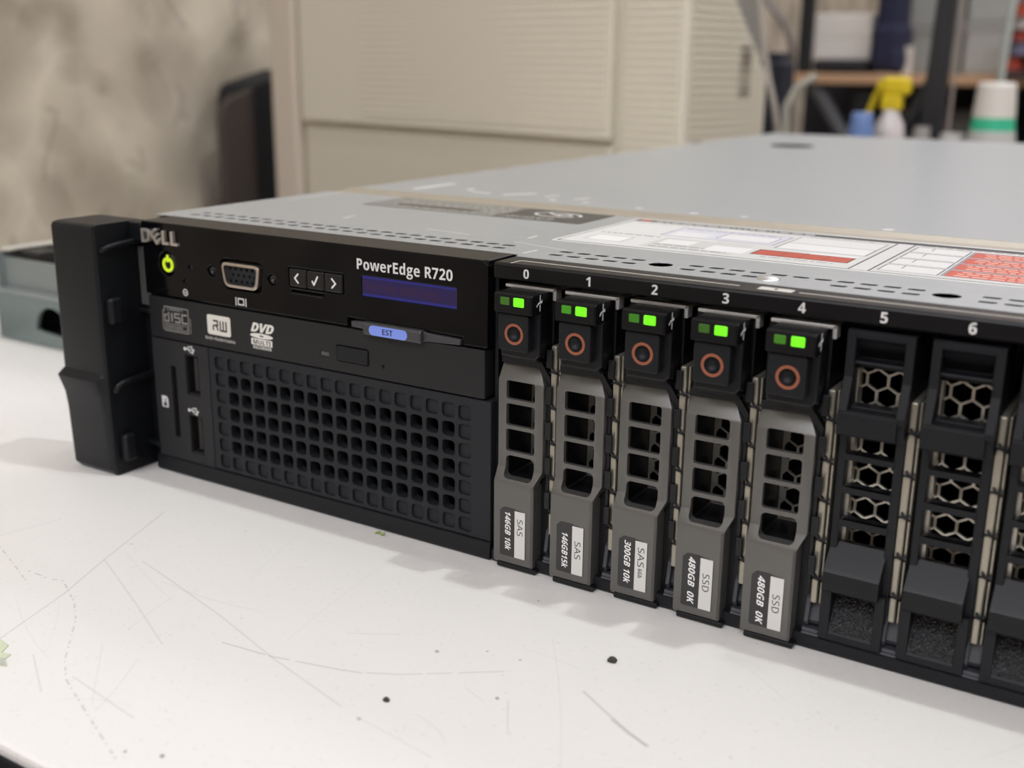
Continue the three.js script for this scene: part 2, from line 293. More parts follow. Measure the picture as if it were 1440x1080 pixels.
  mesh('display_screen', planar(bx(-91.55, -58.35, 72.25, 78.05, -2.6, -0.35), -91.5, -58.4, 72.3, 78), new THREE.MeshPhysicalMaterial({ color: 0x050508, roughness: 0.15, emissive: 0xffffff, emissiveMap: lcd, emissiveIntensity: 0.62 }), cp, 'small violet-blue display reading System booting');
  // pull-out tag
  const tagTex = canvasTex(256, 56, (g, w, h) => { g.fillStyle = '#7f97ea'; g.fillRect(0, 0, w, h); g.fillStyle = '#1e2350'; g.font = 'bold 44px sans-serif'; g.textAlign = 'center'; g.save(); g.translate(w / 2 - 4, 44); g.scale(1.05, 1); g.fillText('EST', 0, 0); g.restore(); });
  mesh('information_tag', [ext(poly([[-95.6, 62.6], [-95.6, 64.3], [-90.4, 64.6], [-90.2, 65], [-69.8, 65], [-68.4, 64.3], [-57, 64], [-56.6, 63.6], [-56.8, 62.3], [-68, 61.8], [-70, 61.1], [-90.2, 61.1], [-90.4, 62.4]]), -3, 0.4, 0.3), profX([[0, 61], [1.6, 61.3], [1.9, 62], [1.9, 64.2], [1.4, 64.9], [0, 65]], -90, -69.2, 0.3)], mat.tagGrey, cp);
  mesh('tag_label', planar(ext(rs(-87.6, -73.8, 61.55, 64.45, 1.4), 1.9, 2.05, 0, 8), -87.6, -73.8, 61.55, 64.45), new THREE.MeshPhysicalMaterial({ map: tagTex, roughness: 0.4 }), cp, 'blue oval label reading EST');

  // optical drive front
  const O = [-184, -48.8, 47.9, 61.8], ow = 2048, os = ow / (O[1] - O[0]), oh = Math.round((O[3] - O[2]) * os);
  const otex = canvasTex(ow, oh, (g) => {
    g.fillStyle = '#1f1f20'; g.fillRect(0, 0, ow, oh);
    for (let i = 0; i < 5000; i++) { g.fillStyle = `rgba(255,255,255,${rr(0, 0.03)})`; g.fillRect(rnd() * ow, rnd() * oh, 2, 2); }
    const X = (x) => (x - O[0]) * os, Y = (y) => (O[3] - y) * os, mm = os;
    // disc sign, grey outlines
    g.strokeStyle = g.fillStyle = '#8d8b86'; g.lineJoin = 'round';
    const path = (p, w, close) => { g.lineWidth = w * mm; g.beginPath(); p.forEach(([x, y], i) => (i ? g.lineTo(X(x), Y(y)) : g.moveTo(X(x), Y(y)))); if (close) g.closePath(); g.stroke(); };
    path([[-177.4, 57.5], [-176.6, 57.5], [-176.6, 58.9], [-165.4, 58.9], [-165.4, 57.4]], 0.35); path([[-177.4, 57.5], [-177.6, 51.4], [-176.7, 50.8], [-165.6, 50.8], [-165.3, 57.4]], 0.35);
    g.font = `bold ${1.25 * mm}px sans-serif`; g.save(); g.translate(X(-175.4), Y(57.75)); g.scale(1.3, 1); g.fillText('COMPACT', 0, 0); g.restore();
    // letters d i s c in heavy outline strokes
    path([[-174.7, 57.2], [-174.7, 54], [-176.6, 54], [-176.6, 56.1], [-175.3, 56.1]], 0.55); path([[-173.2, 57], [-173.2, 54]], 0.75);
    path([[-169.3, 56.9], [-171.8, 56.9], [-171.8, 55.6], [-169.4, 55.6], [-169.4, 54.1], [-171.9, 54.1]], 0.6); path([[-165.9, 56.9], [-168.3, 56.9], [-168.3, 54.1], [-165.9, 54.1]], 0.6);
    g.strokeStyle = '#8d8b86'; g.lineWidth = 0.25 * mm; g.strokeRect(X(-176.6), Y(53.2), 10.4 * mm, 1.7 * mm);
    g.font = `bold ${1.3 * mm}px sans-serif`; g.save(); g.translate(X(-176.2), Y(51.85)); g.scale(1.15, 1); g.fillText('ReWritable', 0, 0); g.restore();
    g.font = `bold ${0.9 * mm}px sans-serif`; g.save(); g.translate(X(-164.3), Y(50.9)); g.rotate(-Math.PI / 2); g.fillText('Ultra Speed', 0, 0); g.restore();
    // RW sign
    g.fillStyle = '#d9d6cc'; g.beginPath(); g.roundRect(X(-156.6), Y(58.8), 10.5 * mm, 6.6 * mm, 0.9 * mm); g.fill();
    g.strokeStyle = '#26241f'; path([[-153.9, 56.9], [-151.9, 56.9], [-151.9, 55.4], [-153.6, 55.4]], 0.6); path([[-152.6, 55.4], [-151.7, 53.8]], 0.6); path([[-153.9, 55.4], [-153.9, 53.7]], 0.6);
    path([[-150.7, 57.1], [-150.7, 53.9], [-148.1, 53.9], [-148.1, 57.1]], 0.6); path([[-149.4, 57.1], [-149.4, 53.9]], 0.6);
    g.fillStyle = '#b9b6ad'; g.font = `bold ${1.35 * mm}px sans-serif`; g.save(); g.translate(X(-157.9), Y(50.4)); g.scale(13.6 * mm / g.measureText('DVD+ReWritable').width, 1); g.fillText('DVD+ReWritable', 0, 0); g.restore();
    // DVD sign
    g.fillStyle = '#dedcd4'; g.font = `italic bold ${3.9 * mm}px sans-serif`; g.save(); g.translate(X(-137.5), Y(55.75)); g.transform(1, 0, -0.12, 1, 0, 0); g.scale(9.6 * mm / g.measureText('DVD').width, 1); g.lineWidth = 0.25 * mm; g.strokeStyle = '#dedcd4'; g.fillText('DVD', 0, 0); g.strokeText('DVD', 0, 0); g.restore();
    g.beginPath(); g.ellipse(X(-132.7), Y(54.5), 4.9 * mm, 0.85 * mm, 0, 0, 7); g.fill(); g.fillStyle = '#1f1f20'; g.beginPath(); g.ellipse(X(-132.7), Y(54.5), 0.9 * mm, 0.22 * mm, 0, 0, 7); g.fill();
    g.fillStyle = '#dedcd4'; g.fillRect(X(-137.2), Y(53.5), 9 * mm, 2.1 * mm); g.fillStyle = '#1f1f20'; g.font = `bold ${1.9 * mm}px sans-serif`; g.save(); g.translate(X(-136.6), Y(51.75)); g.scale(7.8 * mm / g.measureText('MULTI').width, 1); g.fillText('MULTI', 0, 0); g.restore();
    g.fillStyle = '#dedcd4'; g.font = `bold ${1.35 * mm}px sans-serif`; g.save(); g.translate(X(-136.6), Y(50.15)); g.scale(8 * mm / g.measureText('RECORDER').width, 1); g.fillText('RECORDER', 0, 0); g.restore();
  });
  const oShape = rs(O[0], O[1], O[2], O[3], 0.4); oShape.holes.push(rh(-102.1, -89.7, 51.2, 56.2, 0.7), disc(THREE.Path, -84.4, 51.9, 0.45), rh(-108.4, -105.1, 51.9, 53.3, 0.1));
  const od = mesh('optical_drive', planar(ext(oShape, -9, -0.1, 0.25), ...O), new THREE.MeshPhysicalMaterial({ map: otex, roughness: 0.5, specularIntensity: 0.6 }), server, 'matt black optical disc drive');
  mesh('eject_button', rb(-101.9, -89.9, 51.4, 56, -4, 0.4, 0.6), mat.black, od);
  mesh('activity_window', bx(-108.3, -105.2, 52, 53.2, -2, -0.3), M('#4d4c4a', 0.4), od);
  mesh('drive_back', [bx(O[0] + 1, O[1] - 1, O[2] + 0.5, O[3] - 0.5, -12, -9)], mat.black, od);
  mesh('panel_gap', [bx(-184, -47.6, 46.6, 64, -12.8, -10)], mat.black, server);

  // plate with card slot and two ports
  const P = [-184.5, -157.6, 5.4, 47.3], pw = 640, ps = pw / (P[1] - P[0]), ph = Math.round((P[3] - P[2]) * ps);
  const ptex = canvasTex(pw, ph, (g) => {
    g.fillStyle = '#262628'; g.fillRect(0, 0, pw, ph);
    const X = (x) => (x - P[0]) * ps, Y = (y) => (P[3] - y) * ps, mm = ps;
    g.strokeStyle = g.fillStyle = '#d2d2d0';
    for (const y of [45.4, 24.1]) {
      g.lineWidth = 0.32 * mm; g.beginPath(); g.moveTo(X(-168.6), Y(y)); g.lineTo(X(-164.4), Y(y)); g.moveTo(X(-167.6), Y(y)); g.lineTo(X(-166.6), Y(y + 0.9)); g.lineTo(X(-165.4), Y(y + 0.9)); g.moveTo(X(-167), Y(y)); g.lineTo(X(-166), Y(y - 0.9)); g.lineTo(X(-165), Y(y - 0.9)); g.stroke();
      g.beginPath(); g.arc(X(-168.4), Y(y), 0.6 * mm, 0, 7); g.fill(); g.beginPath(); g.moveTo(X(-163.6), Y(y)); g.lineTo(X(-164.8), Y(y + 0.6)); g.lineTo(X(-164.8), Y(y - 0.6)); g.fill(); g.fillRect(X(-165.2), Y(y - 0.5), 0.8 * mm, 0.8 * mm); g.beginPath(); g.arc(X(-165.2), Y(y + 0.9), 0.4 * mm, 0, 7); g.fill();
    }
    g.beginPath(); g.moveTo(X(-181.6), Y(27.2)); g.lineTo(X(-179.2), Y(27.2)); g.lineTo(X(-178.5), Y(26.3)); g.lineTo(X(-178.5), Y(23.2)); g.lineTo(X(-181.6), Y(23.2)); g.fill();
    g.fillStyle = '#262628'; g.fillRect(X(-180.8), Y(24.8), 1.5 * mm, 1.2 * mm); g.fillRect(X(-180.1), Y(26.2), 0.5 * mm, 1.6 * mm);
  });
  const pShape = rs(P[0], P[1], P[2], P[3], 0.3); pShape.holes.push(rh(-176.2, -173.7, 13.3, 38.3, 0.2), rh(-168.8, -162.6, 29.6, 43.5, 0.3), rh(-168.7, -162.6, 8.9, 22.3, 0.3));
  const pp = mesh('port_plate', planar(ext(pShape, -2.2, -0.4, 0.2), ...P), new THREE.MeshPhysicalMaterial({ map: ptex, roughness: 0.6, specularIntensity: 0.6 }), server);
  mesh('plate_back', bx(P[0], P[1], P[2], P[3], -12.5, -11), mat.blackRough, pp);
  for (const y of [29.6, 8.9]) mesh('data_port', [ext((() => { const s = rs(-168.9, -162.5, y - 0.1, y + 14, 0.3); s.holes.push(rh(-168.4, -163, y + 0.5, y + 13.4, 0.2)); return s; })(), -11, -1, 0), bx(-166.5, -164.7, y + 1.2, y + 12.6, -11, -2.2)], M('#242423', 0.4, 0.3), pp);

  // vent panel: open holes within a border of shallow blind ones
  const V = [-157.0, -46.7, 5.8, 47.4];
  const front = rs(...V, 0.3), back = rs(...V, 0.3);
  for (let c = 0; c < 18; c++) for (let r = 0; r < 7; r++) {
    const x = -152.3 + c * 5.69, y = 42.8 - r * 5.62, q = [x - 2.15, x + 2.15, y - 2.15, y + 2.15, 1.1];
    front.holes.push(rh(...q));
    if (c > 0 && c < 17 && r > 0 && r < 6) back.holes.push(rh(...q));
  }
  const vp = mesh('vent_panel', [ext(front, -1.0, -0.1, 0.22, 3), ext(back, -3.6, -1.0, 0, 3)], mat.blackRough, server, 'vent panel of small square holes');
  mesh('air_duct', [bx(V[0], V[1], V[2], V[3], -92, -90), bx(V[0], V[0] + 1.2, V[2], V[3], -90, -3.6), bx(V[1] - 1.2, V[1], V[2], V[3], -90, -3.6), bx(V[0], V[1], V[2], V[2] + 1.2, -90, -3.6), bx(V[0], V[1], V[3] - 1.2, V[3], -90, -3.6)], mat.blackRough, vp);
  mesh('base_strip', [profX([[-12, 0.4], [0.3, 0.4], [0.6, 0.9], [0.2, 5.2], [-0.3, 5.5], [-12, 5.5]], -185.4, -46.6, 0.3)], mat.black, server);

  // number bezel over the bays
  const bz = mesh('bay_bezel', profX([[-10, 82.35], [-0.4, 82.35], [0, 82.7], [0, 86.1], [-0.25, 86.5], [-0.7, 86.75], [-10.4, 86.75], [-10.4, 84]], -45.9, R, 0.4), mat.bezel, server, 'dark bezel with white bay numbers');
  for (let k = 0; k < 15; k++) mesh('bay_number', glyphs(String(k), ck(k), 83.2, 2.45, 0.06, 0), mat.print, bz);
  mesh('printed_line', [bx(-41, -40.6, 86.75, 86.8, -5.4, -0.4), bx(-41, 20.8, 86.75, 86.8, -5.6, -5.1), bx(35.5, R - 2, 86.75, 86.8, -5.4, -4.9)], M('#cfc8bf', 0.5), bz);
  mesh('printed_box', [bx(25.6, 34, 86.75, 86.8, -7.4, -4)], M('#c9c4bd', 0.5), bz);
  mesh('printed_sign', [bx(29.5, 29.9, 86.8, 86.84, -6.6, -5.2), bx(29.2, 30.2, 86.8, 86.84, -6.1, -5.8)], mat.dark, bz);
  mesh('bottom_rail', [profX([[-14, 0.4], [-0.2, 0.4], [0, 0.8], [0, 3.4], [-0.6, 3.8], [-14, 3.8]], -46.3, R, 0.2)], mat.black, server);
  for (let k = -1; k < 15; k++) {                                    // small latches and step plates between the bays
    if (k >= 0) mesh('step_plate', [bx(ck(k) + 6.2, ck(k) + 10.4, 3.8, 5.2, -6, -0.9), bx(ck(k) + 6.2, ck(k) + 10.4, 3.8, 4.3, -6, -0.4)], M('#5a5b60', 0.35, 0.5), server);
  }

  // silver dividers with dark clips
  for (let k = 0; k < 15; k++) {
    const x = ck(k) + 7.38;
    const d = mesh('bay_divider', [rb(x, x + 1.75, 12, 66, -43, -1, 0.5), rb(x + 2.05, x + 2.62, 12, 66, -43, -1.6, 0.25)], mat.springs, server, 'silver spring strips between bays');
    for (let j = 0; j < 5; j++) { const y = 59 - 10 * j; mesh('spring_clip', [tube([[x - 0.1, y - 0.5, -0.8], [x + 0.8, y, -0.3], [x + 1.8, y - 0.3, -0.6], [x + 2.7, y + 0.5, -1.2]], 0.28, 10, 6), tube([[x + 0.6, y + 0.9, -0.9], [x + 1.6, y, -0.4], [x + 2.6, y - 0.9, -1.2]], 0.28, 8, 6)], mat.blackSoft, d); }
    mesh('latch_clip', [profX([[-8, 6], [-1.2, 6], [-0.4, 7.2], [-1.6, 13], [-4, 14.5], [-8, 14.5]], x - 0.9, x + 0.2, 0.2), profX([[-8, 6], [-2.4, 6], [-1.8, 7.2], [-4, 12], [-8, 13]], x - 0.2, x + 2.9, 0.2)], M('#3c3e44', 0.35), server);
  }

  // lid
  const lidPaint = (X0, X1, Z0, Z1, w, h, extra) => canvasTex(w, h, (g) => {
    const sx = w / (X1 - X0), sz = h / (Z1 - Z0), X = (x) => (x - X0) * sx, Z = (z) => (z - Z0) * sz;
    g.fillStyle = '#bbbfc2'; g.fillRect(0, 0, w, h);
    for (let i = 0; i < 900; i++) { const q = g.createRadialGradient(0, 0, 0, 0, 0, 1); const r = rr(8, 42); q.addColorStop(0, `rgba(${rnd() < 0.5 ? '206,209,212' : '165,168,172'},0.10)`); q.addColorStop(1, 'rgba(180,180,180,0)'); g.save(); g.translate(rnd() * w, rnd() * h); g.scale(r, r * 0.6); g.fillStyle = q; g.fillRect(-1, -1, 2, 2); g.restore(); }
    for (let i = 0; i < 700; i++) { g.strokeStyle = `rgba(${rnd() < 0.5 ? '222,222,222' : '140,142,144'},${rr(0.05, 0.2)})`; g.lineWidth = rr(0.5, 1.4); const x = rnd() * w, y = rnd() * h, l = rr(6, 70); g.beginPath(); g.moveTo(x, y); g.lineTo(x + l, y + rr(-5, 5)); g.stroke(); }
    if (extra) extra(g, X, Z, sx, sz);
  });
  const scuff = (g, X, Z, list) => { g.strokeStyle = '#ffffff'; g.lineCap = 'round'; for (const [x0, z0, x1, z1, w] of list) { g.lineWidth = w * 1.3; g.beginPath(); g.moveTo(X(x0), Z(z0)); g.lineTo(X(x1), Z(z1)); g.stroke(); } };
  const A = [-193, R, -103, -12.2];
  const ft = lidPaint(-193, R, -104, -10, 2048, 440, (g, X, Z) => scuff(g, X, Z, LID_SCUFFS.front));
  const lidShape = poly([[-193, 13.4], [-46.5, 13.4], [-45.6, 10.8], [R, 10.8], [R, 103], [-193, 103]]);
  const slot = (x, z) => lidShape.holes.push(rh(x - 2.05, x + 2.05, -z - 1.3, -z + 1.3, 1.0));
  for (let x = -181; x < -53; x += 5.62) { slot(x, -20.3); slot(x, -25.6); }
  for (let i = 0; i < 38; i++) {
    const x = -37.7 + i * 5.6; if (x > R - 6) break;
    if ([5, 6].includes(i) || Math.abs(x - 65) < 5 || Math.abs(x - 137) < 5) continue;
    if (![11, 12, 13].includes(i)) slot(x, -18.6);
    slot(x, -24.6);
  }
  for (const x of [-7.2, 65, 137]) lidShape.holes.push(disc(THREE.Path, x, 21.2, 3.3));
  const lf = mesh('front_lid', planar(slab(lidShape, 86.55, 86.85, 0.08, 6), -193, R, 10, 104, true), new THREE.MeshPhysicalMaterial({ map: ft, roughness: 0.34, metalness: 0.5 }), server, 'zinc front cover with vent slots');
  mesh('rivet', new THREE.SphereGeometry(3.1, 20, 10, 0, Math.PI * 2, 0, Math.PI / 2).scale(1, 0.28, 1).translate(23.6, 86.8, -17.4), M('#d5d6d6', 0.3, 0.8), lf);
  // dark label with faint text
  const idTex = canvasTex(1024, 312, (g, w, h) => {
    g.fillStyle = '#6f6d67'; g.fillRect(0, 0, w, h); g.fillStyle = '#4a4842'; g.fillRect(640, 0, 384, h); g.fillRect(120, 190, 380, 60);
    g.fillStyle = '#c4c2bb'; for (let r = 0; r < 9; r++) { let x = 20; while (x < 610) { const l = rr(8, 50); if (!(r > 4 && r < 7 && x > 100 && x < 500)) g.fillRect(x, 24 + r * 31, l, 9); x += l + rr(7, 14); } }
    for (let r = 0; r < 3; r++) { let x = 660; while (x < 880) { const l = rr(8, 40); g.fillRect(x, 230 + r * 24, l, 8); x += l + rr(7, 14); } }
    g.strokeStyle = '#eceae4'; g.lineWidth = 11; g.beginPath(); g.ellipse(830, 118, 96, 62, 0, 0.5, 6.5); g.stroke(); g.beginPath(); g.moveTo(770, 76); g.quadraticCurveTo(812, 118, 850, 140); g.stroke(); g.beginPath(); g.ellipse(858, 112, 26, 20, 0, 0, 7); g.stroke();
  });
  mesh('information_label', planar(slab(rs(-154, -62, 76, 104 - 1.5, 1), 86.85, 86.93), -154, -62, 76, 102.5, true), new THREE.MeshPhysicalMaterial({ map: idTex, roughness: 0.45 }), lf, 'dark grey printed label');
  // large white service sticker
  const S = [-52.6, 150, -101, -41.4], sw = 2048, ss = sw / (S[1] - S[0]), sh = Math.round((S[3] - S[2]) * ss);
  const stTex = canvasTex(sw, sh, (g) => {
    const X = (x) => (x - S[0]) * ss, Z = (z) => (z - S[2]) * ss, mm = ss;
    const box = (x0, x1, z0, z1, fill, line, lw = 0.3) => { if (fill) { g.fillStyle = fill; g.fillRect(X(x0), Z(z0), (x1 - x0) * mm, (z1 - z0) * mm); } if (line) { g.strokeStyle = line; g.lineWidth = lw * 1.5 * mm; g.strokeRect(X(x0), Z(z0), (x1 - x0) * mm, (z1 - z0) * mm); } };
    const words = (x0, x1, z, h, col) => { g.fillStyle = col; let x = x0; while (x < x1) { const l = Math.min(rr(1, 4), x1 - x); g.fillRect(X(x), Z(z), l * mm, h * mm); x += l + 0.7; } };
    g.fillStyle = '#dededc'; g.fillRect(0, 0, sw, sh);
    box(-51, 148.5, -99.2, -43, '#cfcfcd', '#2f2f33', 0.5); box(-51, 148.5, -99.4, -94.8, '#35353a'); box(-50, -46, -98.7, -95.8, '#c8472d'); words(-44, 10, -98, 1.7, '#d6d6d6');
    box(-51, -10, -94, -44, '#d9d9d8'); words(-48, -18, -92, 0.8, '#9a9aa0'); words(-48, -28, -66, 1, '#55555a'); box(-46, -34, -60, -50, '#ebebe9', '#9a9a9e');
    box(-30, 6, -88, -70, '#d3d2dc', '#77778a'); box(-28, -16, -80, -71, '#e0e0e0'); box(-13, 4, -84, -73, '#e0e0e0', '#8a8a98'); words(-28, 4, -87, 1, '#8686a6');
    box(-26, 2, -66, -46, '#c9c9c7'); box(-24, -14, -63, -55, '#e4e4e4'); words(-24, 0, -53, 1, '#77777a'); words(-24, 0, -49, 1, '#77777a'); box(-8, 4, -60, -50, '#e4e4e4');
    box(8, 34, -91, -66, '#d9d9d8', '#8a8a8e'); box(8, 34, -78, -66, '#e0e0e0', '#6a6a6e'); words(10, 30, -93.5, 0.9, '#99999c');
    box(6, 33, -60.5, -51.5, '#b8452f', '#3a1c16'); for (const x of [14, 19.5, 26]) box(x, x + 0.3, -60.5, -51.5, '#7c2c1e'); box(20, 33, -63.5, -60.5, '#e0e0e0'); words(10, 30, -49.2, 0.9, '#8a8a8c');
    box(35.6, 36.1, -95, -43, '#2f2f33'); box(40.7, 41.2, -95, -43, '#2f2f33'); box(36.1, 40.7, -95, -43, '#d3d3d2');
    for (let r = 0; r < 4; r++) { const z = -91.5 + r * 11.6; box(42.5, 57.3, z, z + 10.2, '#dcdcdb', '#6b6b70'); box(47.2, 47.5, z, z + 5, '#55555a'); words(44, 56, z + 8.2, 0.9, '#cfcfd0'); }
    words(43, 72, -94.2, 1, '#8a8a8e');
    for (let r = 0; r < 4; r++) { const z = -90.6 + r * 11.2; box(58.4, 110, z, z + 10.2, '#c4503a', '#8a8a96', 0.5); for (let q = 0; q < 3; q++) words(60 + rr(0, 3), 108, z + 1.6 + q * 2.9, 1, '#ecc4b6'); }
    for (let r = 0; r < 5; r++) { box(113, 146, -91 + r * 9.2, -84 + r * 9.2, '#fafafa', '#77777a'); words(115, 140, -89 + r * 9.2, 1, '#8a8a8c'); }
  });
  mesh('service_sticker', planar(slab(rs(S[0], S[1], -S[3], -S[2], 1), 86.85, 86.93), S[0], S[1], -S[3], -S[2], true), new THREE.MeshPhysicalMaterial({ map: stTex, roughness: 0.38 }), lf, 'large white sticker with red panels');
  // rear cover
  const rt = lidPaint(-193, R, -631, -104, 1400, 1684, (g, X, Z) => scuff(g, X, Z, LID_SCUFFS.rear));
  const rearShape = rs(-193, R, 115.5, 630, 2);
  rearShape.holes.push(disc(THREE.Path, -131, 492, 14));
  const lr = mesh('rear_lid', planar(slab(rearShape, 86, 86.85, 0.15, 12), -193, R, 104, 631, true), new THREE.MeshPhysicalMaterial({ map: rt, roughness: 0.34, metalness: 0.5 }), server, 'zinc rear cover with white scuffs');
  mesh('lid_seam', [profX([[-103, 86.8], [-106, 86.3], [-111, 86.4], [-115.4, 87.3], [-116.6, 87.3], [-118.5, 86.8], [-118.5, 85.4], [-103, 85.4]], -193, R, 0)], M('#b3aa9a', 0.45, 0.45), lr, 'folded metal seam across the lid');  // tan tint puts a warm reflection into the metal colour
  mesh('latch_recess', [vcyl(-131, -492, 84.8, 85.1, 15, 32), new THREE.TorusGeometry(14, 0.6, 8, 40).rotateX(Math.PI / 2).translate(-131, 86.6, -492), bx(-140, -122, 85.1, 85.9, -496, -488)], mat.black, lr);

  // left rack ear
  const rings = [[0.3, -211.2, 13.2], [2, -212.6, 14.6], [22, -213.1, 14.9], [27.5, -213.3, 15.4], [31, -213.8, 16.3], [33.6, -214.3, 16.9], [34.8, -214, 15.6], [36, -213.4, 14.5], [60, -213.4, 14.4], [84.6, -213.2, 14.4], [85.6, -212.8, 14], [86.1, -211.8, 13]];
  const pos = [], idx = [], NR = 26;
  rings.forEach(([y, xl, zf]) => {
    const bulge = Math.max(0, zf - 14.8), r = 2.2, XR = -190.6, zb = -4, q = [];
    const arc = (cx, cz, a0, a1, rad) => { for (let i = 0; i <= 5; i++) { const a = a0 + (a1 - a0) * i / 5; q.push([cx + rad * Math.cos(a), cz + rad * Math.sin(a)]); } };
    q.push([xl + 0.6, zb], [xl, zb + 0.6]);
    arc(xl + r, zf - r, Math.PI, Math.PI / 2, r);
    q.push([XR - 4 - bulge, zf], [XR - 2.2 - bulge * 0.5, zf - bulge * 0.3]);
    arc(XR - 1, 14.4 - 1 - (y < 1 || y > 86 ? 1 : 0), Math.PI / 2, 0, 1);
    q.push([XR, 6], [XR, zb]);
    q.forEach(([x, z]) => pos.push(x, y, z)); rings.n = q.length;
  });
  const n = rings.n;
  for (let j = 0; j < rings.length - 1; j++) for (let i = 0; i < n; i++) { const a = j * n + i, b = j * n + (i + 1) % n; idx.push(a, b, a + n, b, b + n, a + n); }
  for (let i = 1; i < n - 1; i++) { idx.push(0, i + 1, i); const o = (rings.length - 1) * n; idx.push(o, o + i, o + i + 1); }
  let earGeo = new THREE.BufferGeometry(); earGeo.setAttribute('position', new THREE.Float32BufferAttribute(pos, 3)); earGeo.setAttribute('uv', new THREE.Float32BufferAttribute(new Float32Array(pos.length / 3 * 2), 2)); earGeo.setIndex(idx); earGeo = toCreasedNormals(earGeo, 0.36);
  const ear = mesh('rack_ear', [earGeo, bx(-213, -184.8, 0.6, 85.8, -6.5, -3.8), rb(-191, -184.6, 80, 86, -5, 0.4, 0.6)], mat.ear, server, 'black plastic rack ear with raised grip');
  const X = -190.8;
  for (const g of [
    [tube([[X, 77.6, 12], [X + 2, 78.6, 11.4], [X + 2, 79.4, 4], [X + 2.4, 79.8, -4.5]], 1.05, 14, 8)],
    [rb(X, X + 3.2, 53, 62, 7.4, 12.4, 1.2), rb(X, X + 5.6, 55.2, 56.8, -5, -1, 0.5)],
    [tube([[X + 0.6, 29.8, 11.6], [X + 1.8, 32, 11], [X + 2, 33, 4], [X + 2.4, 33.6, -4.5]], 1.15, 14, 8)],
    [rb(X, X + 3.4, 5, 14.6, 6.4, 11.6, 1.2), rb(X, X + 5.4, 7.6, 9.4, -5, -0.5, 0.5)],
  ]) mesh('latch_tab', g, mat.ear, ear);
  mesh('inner_plate', rb(-190.4, -185.6, 57.4, 77.5, -4, -2.4, 0.3), M('#5d5c5a', 0.5, 0.3), ear);
}

// ------------------------------------------------------------------ hot-swap drives
const hexPlate = (x0, x1, y0, y1, ox, oy, p = 4.8, r = 2.38) => {
  const s = rs(x0, x1, y0, y1, 0.4), h = p * 0.823;
  for (let j = 0, y = y1 - 3 + oy; y > y0 - r; y -= h, j++) for (let x = x0 + ox + (j % 2 ? p / 2 : 0) - p; x < x1 + r; x += p) {
    const q = []; for (let i = 0; i < 6; i++) { const a = Math.PI / 6 + i * Math.PI / 3; q.push([Math.min(x1 - 0.5, Math.max(x0 + 0.5, x + r * Math.cos(a))), Math.min(y1 - 0.5, Math.max(y0 + 0.5, y + r * Math.sin(a)))]); }
    if (Math.max(...q.map((v) => v[0])) - Math.min(...q.map((v) => v[0])) < 0.7 || Math.max(...q.map((v) => v[1])) - Math.min(...q.map((v) => v[1])) < 0.7) continue;
    const path = new THREE.Path(); q.forEach(([a, b], i) => (i ? path.lineTo(a, b) : path.moveTo(a, b))); path.closePath(); s.holes.push(path);
  }
  return s;
};
function handleGeometry() {
  const outline = poly([[-8.45, 1.4], [3.6, 1.4], [4.1, 1.9], [4.1, 25.8], [6.2, 31], [6.2, 54.2], [3.2, 59.2], [-8.0, 59], [-8.45, 58.6]]);
  for (const [y0, y1, r] of [[27.2, 33.2, 1.4], [34.8, 40.8, 0.7], [42.3, 48.1, 0.7], [49.8, 54.6, 0.7]]) outline.holes.push(rh(-5.8, 3.25, y0 - 0.25, y1 + 0.15, r));
  const side = profX([[-2.9, 1.4], [1.3, 1.4], [2.1, 2.2], [2.1, 25.8], [1.9, 26.4], [0.15, 29.8], [0, 30.4], [0, 54.5], [-0.15, 54.9], [-2.5, 58.8], [-2.9, 59]], -8.45, 5.9, 0.3);
  const body = csg(side, ext(outline, -8, 6, 0, 5), INTERSECTION);
  const edge = slab(poly([[3.4, -2.3], [4.2, -1.3], [4.2, -3]]), 0, 25.9);          // softened lower right edge
  const hollow = bx(-7.2, 4.9, 25.8, 56.5, -4, -1.3);                                     // thin walled behind the windows
  return csg(csg(body, edge, SUBTRACTION), hollow, SUBTRACTION);
}
const driveTex = (top, low, opt = {}) => canvasTex(332, 580, (g, w, h) => {
  const mm = 40;
  g.fillStyle = '#2e2e2e'; g.fillRect(0, 0, w, h);
  g.fillStyle = '#d3d2ce'; g.fillRect(4.8 * mm, 0.5 * mm, 3.4 * mm, 14 * mm);
  for (let i = 0; i < 500; i++) { g.fillStyle = 'rgba(90,90,88,0.10)'; g.fillRect(4.8 * mm + rnd() * 136, 20 + rnd() * 560, 2, 2); }
  const put = (txt, x, y, size, col, font, len) => { g.save(); g.translate(x * mm, y * mm); g.rotate(Math.PI / 2); g.font = `${font} ${size * mm}px sans-serif`; g.fillStyle = col; const k = len ? len * mm / g.measureText(txt).width : 1; g.scale(k, 1); g.fillText(txt, 0, 0); g.restore(); };
  put(low, opt.lowX ?? 1.7, opt.lowY ?? 1.0, 2.5, '#eeeeec', 'italic bold', opt.lowLen ?? 11.6);
  put(top, 5.6, opt.topY ?? 2.9, 2.55, '#2c2c2e', 'normal', opt.topLen ?? 5.6);
  if (opt.small) put(opt.small, 5.8, (opt.topY ?? 2.9) + (opt.topLen ?? 5.6) + 0.3, 1.6, '#2c2c2e', 'bold', 2.7);
});
const dimLed = (c, e) => new THREE.MeshPhysicalMaterial({ color: new THREE.Color('#2c4f10'), roughness: 0.4, emissive: new THREE.Color(c), emissiveIntensity: e });
